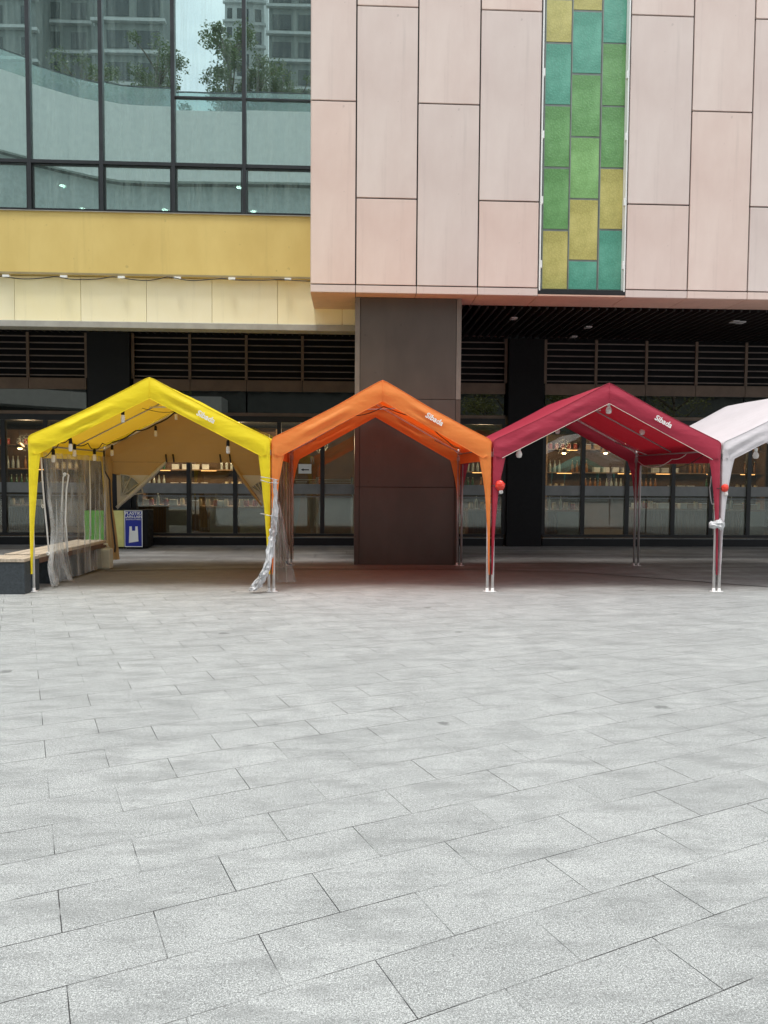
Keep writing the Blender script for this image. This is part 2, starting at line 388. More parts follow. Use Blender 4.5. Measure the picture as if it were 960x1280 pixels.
# ------------------------------------------------------------------ ground
g = MB(); g.v = [(-300,-300,0),(300,-300,0),(300,300,0),(-300,300,0)]; g.f = [[0,1,2,3]]
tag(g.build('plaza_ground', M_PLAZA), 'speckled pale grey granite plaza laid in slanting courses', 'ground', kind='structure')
GL = 16.6                                        # shop glass plane
def jl(px, py): p = G(px, py); return p
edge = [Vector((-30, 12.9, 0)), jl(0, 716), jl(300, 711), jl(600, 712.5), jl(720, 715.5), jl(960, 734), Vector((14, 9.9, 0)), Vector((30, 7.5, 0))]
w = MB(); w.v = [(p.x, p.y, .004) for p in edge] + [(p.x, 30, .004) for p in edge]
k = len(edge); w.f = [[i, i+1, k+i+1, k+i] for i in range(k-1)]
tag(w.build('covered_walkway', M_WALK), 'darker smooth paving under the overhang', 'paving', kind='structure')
w = MB()
for a, b in zip(edge[:-1], edge[1:]):
    d = (b-a).normalized(); nrm = Vector((-d.y, d.x, 0))*.011; bb = len(w.v)
    w.v += [tuple(a-nrm+Vector((0,0,.008))), tuple(b-nrm+Vector((0,0,.008))), tuple(b+nrm+Vector((0,0,.008))), tuple(a+nrm+Vector((0,0,.008)))]; w.f.append([bb,bb+1,bb+2,bb+3])
tag(w.build('paving_joint', M_BLACK), 'thin dark joint between plaza and covered paving', 'joint', kind='structure')

# ------------------------------------------------------------------ the mall
mall = empty('shopping_mall', (0, 14, 0), 'mall building with pink clad box, ochre band, reflective upper windows and glazed shops below', 'building')
YP, YY, YC, YPIL, YG = 12.74, 13.92, 14.02, 13.03, 14.08
ZD = UZ(530, 357.5, YP); ZC = UZ(484, 248, YP); ZB = UZ(562, 130, YP); ZA = UZ(485, 8, YP); ZU = UZ(530, 367, YP)
unit = (ZA-ZC)/2
ZT = ZA + unit*3                                  # top of what is built
xs = [UX(388, 247, YP), UX(445, 247, YP), UX(521.5, 247, YP), UX(598.5, 247, YP), UX(674.5, 247, YP)]
xr = [UX(784, 254, YP), UX(862, 254, YP), UX(937.5, 254, YP)]
cw = xr[2]-xr[1]
while xr[-1] < 14: xr.append(xr[-1]+cw)
GAP = .012
def panelcol(x0, x1, typ):
    zs = [ZD]
    z = ZB if typ == 'B' else ZC
    while z < ZT-.1: zs.append(z); z += 2*unit
    zs.append(ZT)
    for a, b in zip(zs[:-1], zs[1:]):
        MB().box(x0+GAP/1, x1-GAP/1, YP, YP+.04, a+GAP, b-GAP).build('cladding_panel', M_PINK, mall, bevel=.006, org=((x0+x1)/2, YP, (a+b)/2))
    MB().box(x0+GAP/2, x1-GAP/2, YP, YP+.04, ZU, ZD-.008).build('fascia_panel', M_PINK, mall, bevel=.004, org=((x0+x1)/2, YP, ZU))
for i, t in enumerate('BCBC'): panelcol(xs[i], xs[i+1], t)
for i in range(len(xr)-1): panelcol(xr[i], xr[i+1], 'CB'[i % 2])
# backing boxes behind joints
bk = MB()
bk.box(xs[0]+.01, xs[4]-.004, YP+.041, YP+.9, ZU+.02, ZT-.01)
bk.box(xr[0]+.02, xr[-1]-.01, YP+.041, YP+.9, ZU+.02, ZT-.01)
bk.box(xs[4]-.003, xr[0]+.019, YP+.25, YP+.9, ZU+.02, ZT-.01)
bk.build('backing_wall', M_JOINT, mall)
# underside of the box: panels with mitred joints
allx = xs + xr
allx[0] = xs[0]
for i in range(len(allx)-1):
    x0, x1 = allx[i]+.006, allx[i+1]-.006
    yb = 14.34 if x1 < .2 else 13.5
    if i == 0:
        MB().prism([(x0, ZU-.004), (x1, ZU-.004), (x1, ZU+.018), (x0, ZU+.018)], YP+.045, yb).build('underside_panel', M_UNDER, mall)
    else:
        MB().box(x0, x1, YP+.045, yb, ZU-.004, ZU+.018).build('underside_panel', M_UNDER, mall)
# left cheek of the box
MB().box(xs[0]-.0, xs[0]+.009, YP+.045, YG+.3, ZU-.004, ZT).build('side_panel', M_PINK, mall)

# stained glass strip
sgx0, sgx1 = UX(679, 150, YP), UX(786, 150, YP)
YS = YP+.13
M_SGF = simple('grey_window_bars', (.24, .27, .25), .4, .3)
sg = MB().box(xs[4]+.0, xr[0], YP+.139, YP+.2, ZD-.1, ZT-.02).build('stained_glass_window', M_SGF, mall)
colspx = [((679.5, 150), (710.5, 150), [(-60,-4,'t'),(0,52,'y'),(55,130,'t'),(133,208,'g'),(211,286,'g'),(289,361,'y')]),
          ((712.5, 150), (747.5, 150), [(-60,-66,'g'),(-64,12,'y'),(15,91,'t'),(94,170,'g'),(172.5,247.5,'l'),(250,324.5,'y'),(327,361.5,'t')]),
          ((750, 150), (782, 150), [(-60,-27,'l'),(-24,53,'t'),(55,131.5,'g'),(134,209,'g'),(211.5,286,'y'),(288.5,362,'t')])]
for a, b, panes in colspx:
    x0, x1 = UX(a[0], 250, YS)-.035*0, UX(b[0], 250, YS)
    xm = (a[0]+b[0])/2
    if a[0] < 690: x0 += .0
    for y0, y1, cc in panes:
        if y1 <= y0+5: continue
        z1, z0 = UZ(xm, y0, YS), UZ(xm, y1, YS)
        MB().box(x0, x1, YS, YS+.02, z0, z1).build('coloured_pane', ST[cc], sg, org=((x0+x1)/2, YS, z0))
    MB().box(x0-.017, x0-.004, YS-.015, YS+.025, ZU+.05, ZT-.03).build('vertical_bar', M_SGF, sg)
    # pane above the frame, only seen from elsewhere
    z0 = UZ(xm, -64, YS)+.02
    if z0 < ZT-.4: MB().box(x0, x1, YS, YS+.02, z0+.3, ZT-.05).build('coloured_pane', ST['g'], sg, org=(x0, YS, z0))
for xx in (xs[4]+.012, xr[0]-.035):
    MB().box(xx, xx+.022, YP-.01, YP+.12, ZD-.04, ZT-.03).build('white_edge_strip', M_SIGNW, sg)
cl = MB()
for py in (90, 168, 250, 330): 
    z = UZ(676, py, YP); cl.box(xs[4]+.034, xs[4]+.058, YP-.012, YP+.05, z-.06, z+.06); cl.box(xr[0]-.06, xr[0]-.036, YP-.012, YP+.05, z-.06, z+.06)
cl.build('clamp', M_SIGNW, sg)
MB().box(xs[4], xr[0], YP-.005, YP+.16, UZ(730, 368, YP), UZ(730, 362.5, YP)).build('sill', M_FRAME, sg)
MB().box(xs[4], xr[0], YP-.002, YP+.2, ZU, UZ(730, 368.6, YP)).build('lower_fascia', M_UNDER, sg)

# upper curtain wall (left)
ZW0 = UZ(200, 269, YG); ZTR = UZ(200, 206, YG)
mx_ = [UX(p, 206, YG) for p in (37.5, 127.5, 217, 305.5)]
sp = (mx_[3]-mx_[0])/3
mx_ = [mx_[0]-sp*k for k in range(6, 0, -1)] + mx_
xend = xs[0]+.02
edges_ = mx_ + [xend]
win = MB()
for i, x in enumerate(mx_): win.box(x-.035, x+.035, YG-.05, YG+.1, ZW0-.02, ZT)
fr = win.build('window_frame', M_MULL, mall)
for i in range(len(edges_)-1):
    x0, x1 = edges_[i]+.036, edges_[i+1]-(.036 if i < len(edges_)-2 else 0)
    MB().box(x0, x1, YG-.045, YG+.09, ZTR-.03, ZTR+.03).build('transom_bar', M_MULL, mall); MB().box(x0, x1, YG-.045, YG+.09, ZW0-.02, ZW0+.05).build('transom_bar', M_MULL, mall)
    xm = (x0+x1)/2
    if i >= len(edges_)-3: zz = UZ(250, 122.5, YG); MB().box(x0, x1, YG-.03, YG+.06, zz-.013, zz+.013).build('transom_bar', M_MULL, mall)
    for a, b in ((ZW0+.05, ZTR-.03), (ZTR+.03, ZT)):
        p = MB().box(x0, x1, YG+.01, YG+.03, a, b).build('window_pane', M_UPGLASS, mall, org=(xm, YG, a))
        p.rotation_euler = (rnd(-.002, .002), 0, rnd(-.006, .006))
# thin frames round the lower panes
tf = MB()
for i in range(len(edges_)-1):
    x0, x1 = edges_[i]+.05, edges_[i+1]-(.05 if i < len(edges_)-2 else .02)
    a, b = ZW0+.065, ZTR-.045
    for q in ((x0, x1, a, a+.012), (x0, x1, b-.012, b), (x0, x0+.012, a+.0125, b-.0125), (x1-.012, x1, a+.0125, b-.0125)): tf.box(q[0], q[1], YG-.02, YG+.008, q[2], q[3])
tf.build('casement_frame', M_FRAME, mall)
XL = edges_[0]-sp
# room behind the glass
MB().box(XL, xend, 18.0, 18.1, ZW0-.5, ZT).build('room_back_wall', simple('room_wall', (.30, .36, .34), .8), mall)
MB().box(XL, xend, YG+.2, 18.0, ZTR+.35, ZTR+.4).build('room_ceiling', simple('room_ceiling', (.46, .5, .48), .8), mall)
MB().box(XL, xend, YG+.2, 18.0, ZW0-.2, ZW0-.15).build('room_floor', simple('room_floor', (.2, .2, .2), .8), mall)
MB().box(XL, xend, YG+.35, YG+.4, ZTR+.4, ZT).build('spandrel', simple('spandrel', (.07, .10, .10), .8), mall)
for px, py in ((78, 232), (103, 261), (299, 234), (206, 262), (317, 264), (30, 262)):
    d = ray(px, py); t = (ZTR+.345-CAMH)/d.z; q = d*t
    MB().lathe((q.x, q.y, ZTR+.335), [(.06, 0), (.06, .012)], 14).build('downlight', M_DOWN, mall)
# ochre band, cables clips, cream soffit band
ZY1 = ZW0-.022; ZY0 = UZ(200, 345.5, YY); ZCr0 = UZ(200, 403, YC); ZCr1 = ZY0+.02
MB().box(XL, xs[0]-.002, YY, YY+.3, ZY0, ZY1).build('ochre_band', M_YELLOW, mall, bevel=.006)
MB().box(XL, xs[0]-.002, YY-.03, YY+.04, ZY1-.004, ZY1+.006).build('window_sill', M_GREYLIP, mall)
MB().box(XL, xs[0]-.004, YY-.012, YY+.0, ZY0-.002, ZY0+.035).build('band_trim', simple('trim_ochre', (.30, .24, .12), .6), mall)
cj = [UX(p, 375, YC) for p in (18, 101, 183, 265, 347)]; cs = (cj[4]-cj[0])/4
cj = [cj[0]-cs*k for k in range(9, 0, -1)] + cj + [cj[4]+cs, UX(443, 400, YC)]
cj = cj[:-2] + [cj[-2], UX(450, 400, YC)] if cj[-2] < cj[-1] else cj[:-1]
for a, b in zip(cj[:-1], cj[1:]):
    MB().box(a+.004, b-.004, YC, YC+.03, ZCr0, ZCr1-.03).build('cream_panel', M_CREAM, mall, org=((a+b)/2, YC, ZCr0))
MB().box(XL, cj[-1], YC+.031, YC+.3, ZCr0+.02, ZCr1).build('beam_core', M_YELLOW, mall)
MB().box(XL, cj[-1], YC-.03, YC+.3, UZ(200, 411, YC), ZCr0-.004).build('grey_lip', M_GREYLIP, mall, bevel=.008)
clp = MB()
for px in (8, 80, 152, 222, 290, 360):
    x, z = U(px, 345 + px*.012, YY-.03); clp.box(x-.06, x+.06, YY-.06, YY-.013, z-.02, z+.02)
clp.build('cable_clip', M_SIGNW, mall)
pts = []
for i in range(90):
    px = -80 + i*468/89; x, z = U(px, 347+px*.008 + 2.2*abs(math.sin(px*.045))*1.6-2+2*nz(px*.03, 3, 1), YY-.05); pts.append((x, YY-.05-.01*math.sin(i*.7), z))
tag(MB().tube(pts, .009, 6).build('power_cable', M_BLKCORD), 'black cable sagging along the bottom of the ochre band', 'cable')

# pillar
ptop, pbot = ZU-.006, 0
px0, px1 = UX(443, 600, YPIL), UX(574.5, 600, YPIL)
sw = .085
zj = [0, UZ(508, 609, YPIL), UZ(508, 499, YPIL), ptop]
pil = MB().box(px0+.02, px1-.02, YPIL+.02, YPIL+1.3, 0, ptop-.01).build('pillar', M_JOINT, mall)
for a, b in zip(zj[:-1], zj[1:]):
    MB().box(px0+sw+.004, px1-sw-.004, YPIL, YPIL+.018, a+.005, b-.005).build('pillar_panel', M_PILLAR, pil, bevel=.003)
    MB().box(px0, px0+sw-.004, YPIL-.004, YPIL+.014, a+.005, b-.005).build('corner_strip', M_PILLARD if b == ptop else M_PILLAR, pil)
    MB().box(px1-sw+.004, px1, YPIL-.004, YPIL+.014, a+.005, b-.005).build('corner_strip', M_PILLARD if b == ptop else M_PILLAR, pil)
    for xx in (px0, px1-.016): MB().box(xx, xx+.016, YPIL+.016, YPIL+1.3, a+.005, b-.005).build('pillar_side_panel', M_PILLAR, pil)

# overhang ceiling with dark slats
ZS = ZU-.02
MB().box(px0-.01, 15, 13.5, GL+.2, ZS+.25, ZS+.3).build('overhang_ceiling', M_BLACK, mall)
MB().box(XL, px0-.011, YC+.31, GL+.2, ZS+.25, ZS+.3).build('overhang_ceiling', M_BLACK, mall)
sl = MB()
x = XL+.1
while x < 14.8:
    sl.box(x, x+.035, 14.7 if x < px0 else 13.55, GL-.02, ZS-.02, ZS+.12); x += .155
sl.build('ceiling_slats', M_CEILSLAT, mall)
for px, py in ((642, 398), (717, 421), (735, 409), (918, 402), (926, 403)):
    d = ray(px, py); t = (ZS-.03-CAMH)/d.z; q = d*t
    MB().box(q.x-.06, q.x+.06, q.y-.09, q.y+.09, ZS-.045, ZS-.022).build('ceiling_spotlight', simple('lamp_casing', (.5, .5, .5), .4), mall)

# shop front: louvers, brown panels, transom glass, doors
ZL1, ZL0 = ZS-.02, UZ(300, 475, GL); ZBR0 = UZ(300, 489, GL); ZG1 = UZ(300, 516, GL); ZG0 = UZ(300, 520, GL); ZH = UZ(300, 527.5, GL)
ZSILL = UZ(300, 666.5, GL)
def bay(pxa, pxb, cuts, louver=True):
    x0, x1 = UX(pxa, 600, GL), UX(pxb, 600, GL)
    lv = MB()
    nsl = 8
    for i in range(nsl):
        z = ZL0+.05 + i*.138
        lv.v_ = 0; b = len(lv.v)
        lv.box(x0, x1, GL+.0, GL+.05, z, z+.02)
    lo = lv.build('louver', M_SLAT, mall)
    MB().box(x0, x1, GL+.25, GL+.3, ZL0, ZL1+.2).build('louver_backing', M_BLACK, mall)
    n = max(1, round((x1-x0)/1.19)); stp = (x1-x0)/n
    for k in range(n+1):
        xx = x0 + k*stp; MB().box(xx-.03, xx+.03, GL+.052-.09, GL+.08-.09, ZL0, ZL1).build('louver_divider', M_BROWN, lo)
    for k in range(n):
        MB().box(x0+k*stp+.006, x0+(k+1)*stp-.006, GL-.02, GL+.04, ZBR0, ZL0-.004).build('brown_panel', M_BROWN, mall)
    for k in range(0, n, 2):
        xe = min(x1, x0+(k+2)*stp)
        MB().box(x0+k*stp+.02, xe-.02, GL+.02, GL+.03, ZG1+.004, ZBR0-.004).build('transom_pane', M_TRGLASS, mall)
    MB().box(x0, x1, GL-.01, GL+.05, ZG0, ZG1).build('brown_rail', M_BROWN, mall)
    MB().box(x0, x1, GL-.03, GL+.09, ZH, ZG0-.004).build('door_header', M_FRAME, mall)
    MB().box(x0, x1, GL-.03, GL+.09, ZSILL-.06, ZSILL).build('sill_rail', M_FRAME, mall)
    MB().box(x0, x1, GL-.04, GL-.032, ZSILL-.095, ZSILL-.08).build('metal_strip', simple('steel_strip', (.3, .32, .33), .3, .6), mall)
    xx = [x0]+[UX(c, 600, GL) for c in cuts]+[x1]
    mu = MB()
    for c in xx: mu.box(c-.045, c+.045, GL-.025, GL+.085, ZSILL+.002, ZH-.002)
    mu.build('door_frame', M_FRAME, mall)
    zb1, zb0 = UZ(300, 604.5, GL), UZ(300, 617, GL)
    for a, b in zip(xx[:-1], xx[1:]):
        pn = MB().box(a+.046, b-.046, GL+.02, GL+.03, ZSILL+.002, ZH-.002).build('shop_pane', M_SHOPGLASS, mall, org=((a+b)/2, GL, 1.2))
        MB().box(a+.046, b-.046, GL+.008, GL+.014, zb0, zb1).build('grey_strip', M_GREYSTRIP, mall)  # flat grey strip across the pane
        MB().box(a+.046, b-.046, GL+.008, GL+.014, zb0-.07, zb0-.05).build('grey_strip', M_GREYSTRIP, mall)
    return x0, x1
b1 = bay(-330, 110, (-270, -210, -150, -90, -50, 5, 58))
b2 = bay(168, 447, (236, 294, 349, 403))
b3 = bay(560, 630, ())
b4 = bay(679, 1290, (728.5, 784, 841.5, 889, 936, 990, 1045, 1100, 1150, 1200, 1245))
pz = MB()
for a, b in ((b1[1], b2[0]), (b2[1], b3[0]), (b3[1], b4[0])):
    MB().box(a+.05, b-.05, GL-.12, GL+.5, 0, ZL1).build('dark_wall', M_BLACK if b > 2 else M_PLINTH, mall)
for a, b in (b1, b2, b3, b4):
    MB().box(a, b, GL-.03, GL+.5, 0, ZSILL-.1).build('plinth', M_PLINTH, mall)
# interior shell
MB().box(XL, 15, 21.6, 21.7, 0, ZG1).build('shop_back_wall', M_BACKW, mall)
MB().box(XL, 15, GL+.51, 21.6, .1, .12).build('shop_floor', M_SHOPFL, mall)
MB().box(XL, 15, GL+.1, 21.6, ZG1-.02, ZG1+.02).build('shop_ceiling', simple('shop_ceiling', (.05, .045, .04), .7), mall)
MB().box(XL-.1, XL, YY, 22, 0, ZT).build('end_wall', M_PODW, mall)
MB().box(15, 15.1, 13.6, 22, 0, ZT).build('end_wall', M_PODW, mall)
MB().box(XL, 15, 22, 22.2, 0, ZT).build('rear_wall', M_PODW, mall)
MB().box(XL, 15.1, 14.4, 22, ZT, ZT+.2).build('roof', M_PODW, mall)

# ------------------------------------------------------------------ shop interior things
def counter(px0_, px1_, Y, ztop, where, mat2=None, name='shop_counter', split=.55):
    ztop -= .20
    x0, x1 = UX(px0_, 640, Y), UX(px1_, 640, Y)
    r = empty(name, ((x0+x1)/2, Y, .12), where, 'counter', 'counters inside the shops')
    xm = x0+(x1-x0)*split
    f = MB(); x = x0
    while x < xm-.02: f.box(x, x+.035, Y-.02, Y, .2, ztop-.05); x += .06
    f.build('slatted_front', M_COUNTER, r)
    MB().box(x0+.01, xm, Y+.001, Y+.5, .12, ztop-.05).build('body', M_WOODE, r)
    if split < .97: MB().box(xm+.005, x1, Y-.02, Y+.5, .12, ztop-.05).build('pale_front', M_CREAMC, r)
    MB().box(x0-.02, x1+.02, Y-.05, Y+.55, ztop-.048, ztop).build('worktop', M_SHELF, r, bevel=.005)
    return x0, x1, Y, ztop
cts = [counter(177, 233, 17.9, 1.02, 'slatted timber counter with pale end, left of the shop behind the yellow tent', split=.55),
       counter(238, 291, 17.9, 1.0, 'counter behind the middle pane seen through the yellow tent opening', split=.45),
       counter(297, 345, 17.9, 1.0, 'pale fronted counter behind the yellow tent right leg', split=.05),
       counter(10, 56, 17.9, 1.0, 'wooden slatted counter inside the shop left of the yellow tent', split=1.),
       counter(684, 727, 18.1, .95, 'timber counter behind the first pane of the right hand shop', split=.3),
       counter(792, 842, 17.9, 1.0, 'brown slatted counter behind the red tent back legs', split=1.),
       counter(845, 888, 17.9, 1.0, 'brown slatted counter just left of the red tent right leg', split=1.),
       counter(895, 955, 18.0, .98, 'counter inside the shop below the white tent', split=.5),
       counter(585, 626, 18.0, .95, 'timber counter seen right of the orange tent back legs', split=.8)]
def shelfunit(px0_, px1_, Y, zs, where):
    x0, x1 = UX(px0_, 600, Y), UX(px1_, 600, Y)
    r = empty('wall_shelving', ((x0+x1)/2, Y, .12), where, 'shelving', 'shelving along the shop walls')
    for z in zs: MB().box(x0, x1, Y, Y+.4, z-.03, z).build('shelf', M_SHELF, r)
    for z in zs[1:]:
        q = x0+rnd(.1, .5)
        while q < x1-.5: MB().box(q, q+.4, Y+.01, Y+.025, z-.045, z-.031).build('light_strip', M_STRIP, r); q += rnd(.9, 1.9)
    for xx in (x0-.04, x1): MB().box(xx, xx+.04, Y-.01, Y+.41, .12, zs[-1]+.45).build('upright', M_SHELF, r)
    MB().box(x0, x1, Y+.402, Y+.42, .12, zs[-1]+.4).build('back_panel', M_BACKW, r)
    return x0, x1, Y, zs
shs = [(shelfunit(180, 345, 20.0, (1.2, 1.68, 2.3), 'timber shelving at the back of the shop behind the yellow tent'), 'seen through the yellow tent'),
       (shelfunit(-60, 105, 20.0, (1.2, 1.68, 2.3), 'timber shelving at the back of the shop at the left edge'), 'left of the yellow tent'),
       (shelfunit(684, 955, 20.0, (1.2, 1.68, 2.3), 'long timber shelving at the back of the right hand shop'), 'in the right hand shop'),
       (shelfunit(575, 628, 20.0, (1.2, 1.68, 2.3), 'short timber shelving right of the bronze pillar'), 'right of the bronze pillar')]
# prototypes
bcols = [simple('bottle_amber', (.30, .12, .03), .2), simple('bottle_green', (.05, .13, .06), .2), simple('bottle_clear', (.42, .45, .42), .15), simple('jar_cream', (.62, .52, .36), .4),
         simple('jar_red', (.40, .06, .03), .35), simple('box_card', (.40, .25, .12), .7), simple('box_white', (.60, .60, .57), .6)]
M_CAP = simple('bottle_cap', (.5, .42, .25), .35, .5)
def bottle_proto(mat):
    b = MB().lathe((0,0,0), [(.033,0),(.037,.01),(.037,.17),(.028,.21),(.013,.25),(.012,.30)], 10).build('bottle', mat)
    MB().lathe((0,0,0), [(.0145,.292),(.0145,.32)], 8).build('cap', M_CAP, b); return b
def jar_proto(mat):
    b = MB().lathe((0,0,0), [(.05,0),(.055,.01),(.055,.12),(.045,.14)], 10).build('jar', mat)
    MB().lathe((0,0,0), [(.048,.141),(.048,.165)], 10).build('lid', M_CAP, b); return b
def box_proto(mat):
    b = MB().box(-.09, .09, -.06, .06, 0, .12).build('carton', mat, bevel=.004)
    MB().box(-.09, .09, -.06, .06, .1205, .13).build('lid', M_SIGNW, b); return b
prot = [bottle_proto(bcols[0]), bottle_proto(bcols[1]), bottle_proto(bcols[2]), jar_proto(bcols[3]), jar_proto(bcols[4]), box_proto(bcols[5]), box_proto(bcols[6])]
kinds = ['bottle', 'bottle', 'bottle', 'jar', 'jar', 'box', 'box']
desc = ['amber glass bottle', 'dark green bottle', 'clear glass bottle', 'cream jar with metal lid', 'red jar with metal lid', 'brown cardboard carton', 'white carton']
used = set()
def put(i, x, y, z, place):
    lab = '%s %s' % (desc[i], place); grp = '%s %s' % (desc[i]+'s', place)
    if i in used: o = copy_tree(prot[i], (x, y, z), lab, rnd(0, .3))
    else: o = prot[i]; o.location = (x, y, z); used.add(i)
    tag(o, lab, kinds[i], grp)
for (x0, x1, Y, zs), where in shs:
    wide = x1-x0
    for si, z in enumerate(zs):
        nm = ('bottom shelf', 'middle shelf', 'top shelf')[si]
        x = x0+.1
        while x < x1-.1:
            run = random.choice([0, 0, 1, 2, 2, 3, 4, 5, 6]); k = random.randint(3, 5)
            stp = .13 if run < 3 else .17 if run < 5 else .26
            for _ in range(k):
                if x < x1-.1: put(run, x, Y+.12, z, 'on the %s %s' % (nm, where))
                x += stp
            x += rnd(.05, .35)
cn = ['at the left of the yellow tent shop', 'behind the middle yellow tent pane', 'beside the yellow tent right leg', 'left of the yellow tent', 'behind the first right hand pane', 'behind the red tent back legs', 'left of the red tent right leg', 'under the white tent', 'right of the bronze pillar']
for (x0, x1, Y, zt), where in zip(cts, cn):
    x = x0+.08
    while x < x1-.08:
        i = random.choice([3, 4, 5, 6, 3, 2]); put(i, x, Y+rnd(.05, .25), zt, 'on the counter '+where); x += rnd(.10, .19)
# pendant lamps
pend = None
for px, py, Y, lab in ((213, 566, 18.5, 'warm pendant lamp at the upper left of the shop window behind the yellow tent'), (262, 570, 18.8, 'warm pendant lamp over the middle pane behind the yellow tent'),
                  (318, 572, 18.8, 'warm pendant lamp behind the yellow tent right leg'), (25, 560, 18.6, 'warm pendant lamp in the leftmost shop window'), (70, 560, 18.6, 'warm pendant lamp behind the yellow tent left leg'),
                  (705, 566, 18.6, 'warm pendant lamp in the first pane of the right shop'), (757, 566, 18.6, 'warm pendant lamp in the second pane of the right shop'),
                  (815, 568, 18.6, 'warm pendant lamp behind the red tent back corner'), (866, 570, 18.6, 'warm pendant lamp left of the red tent right leg'), (917, 566, 18.6, 'warm pendant lamp under the white tent'), (606, 560, 18.6, 'warm pendant lamp right of the bronze pillar')):
    x, z = U(px, py, Y)
    if pend is None:
        pend = empty('pendant_lamp', (0, 0, 0), lab, 'lamp', 'pendant lamps in the shops')
        MB().lathe((0,0,0), [(.13,0),(.05,.10),(.02,.13)], 14).build('lamp_shade', simple('lamp_shade', (.35, .2, .1), .5), pend)
        MB().lathe((0,0,0), [(.035,-.035),(.055,-.01),(.03,.02)], 10).build('lamp_bulb', M_LAMP, pend)
        MB().tube([(0,0,.13),(0,0,.42)], .006, 6).build('lamp_cord', M_BLKCORD, pend); pend.location = (x, Y, z)
    else: copy_tree(pend, (x, Y, z), lab)
for (x, Y, z, e) in [(UX(210,600,18.6), 18.7, 2.3, 57), (UX(290,600,18.6), 18.7, 2.3, 57), (UX(30,600,18.6), 18.7, 2.3, 39), (UX(705,600,18.6), 18.7, 2.3, 35), (UX(800,600,18.6), 18.7, 2.3, 39), (UX(920,600,18.6), 18.7, 2.3, 39), (UX(605,600,18.6), 18.7, 2.3, 26), (UX(400,600,18.6), 18.7, 2.3, 52)]:
    l = bpy.data.lights.new('shop_light', 'POINT'); l.energy = e*(.95 if x < 3 else .6); l.color = (1, .70, .42); l.shadow_soft_size = .2
    o = bpy.data.objects.new('shop_light', l); o.location = (x, Y, z); COL.objects.link(o)
# pale timber bar with high stool and slatted screen behind the orange tent pane
x0, x1 = UX(352, 640, 18.2), UX(440, 640, 18.2)
sc = empty('slatted_screen', ((x0+x1)/2, 18.4, .12), 'white slatted screen inside the shop left of the bronze pillar', 'screen')
f = MB()
for i in range(6): f.box(x0, x1, 18.4, 18.43, 1.15+i*.055, 1.175+i*.055)
f.build('slats', M_WHITEW, sc); MB().box(x0, x1, 18.38, 18.46, .12, 1.0).build('lower_panel', M_CREAMC, sc)
MB().box(x0, x1, 18.36, 18.48, 1.02, 1.08).build('top_rail', M_SHELF, sc)
for c in (x0, (x0+x1)/2, x1): MB().box(c-.03, c+.03, 18.37, 18.379, .12, 1.5).build('post', M_WHITEW, sc)
x = UX(379, 640, 17.4)
st = empty('folding_stand', (x, 17.4, .12), 'beige A-frame stand behind the shop pane with the arrow notice', 'stand')
MB().prism([(x-.19, .14), (x+.19, .14), (x+.05, 1.05), (x-.05, 1.05)], 17.38, 17.42).build('frame_panel', M_SHELF, st)
MB().prism([(x-.25, 1.42), (x-.19, 1.42), (x+.03, 1.06), (x-.03, 1.06)], 17.38, 17.42).build('arm', M_WOODE, st)
MB().prism([(x+.10, 1.42), (x+.16, 1.42), (x+.03, 1.061), (x-.02, 1.061)], 17.34, 17.378).build('arm', M_WOODE, st)
# notice with arrow
x0, z1 = U(373, 580, GL-.03); x1, z0 = U(389, 592, GL-.03)
nt_ = MB().box(x0, x1, GL+.0, GL+.006, z0, z1).build('arrow_notice', M_SIGNW)
tag(nt_, 'white paper notice with a black left arrow on the shop glass', 'notice')
xm, zm = (x0+x1)/2, (z0+z1)/2-.02
MB().prism([(xm-.09, zm), (xm-.03, zm+.03), (xm-.03, zm+.012), (xm+.09, zm+.012), (xm+.09, zm-.012), (xm-.03, zm-.012), (xm-.03, zm-.03)], GL-.004, GL-.001).build('arrow', M_BLACK, nt_)

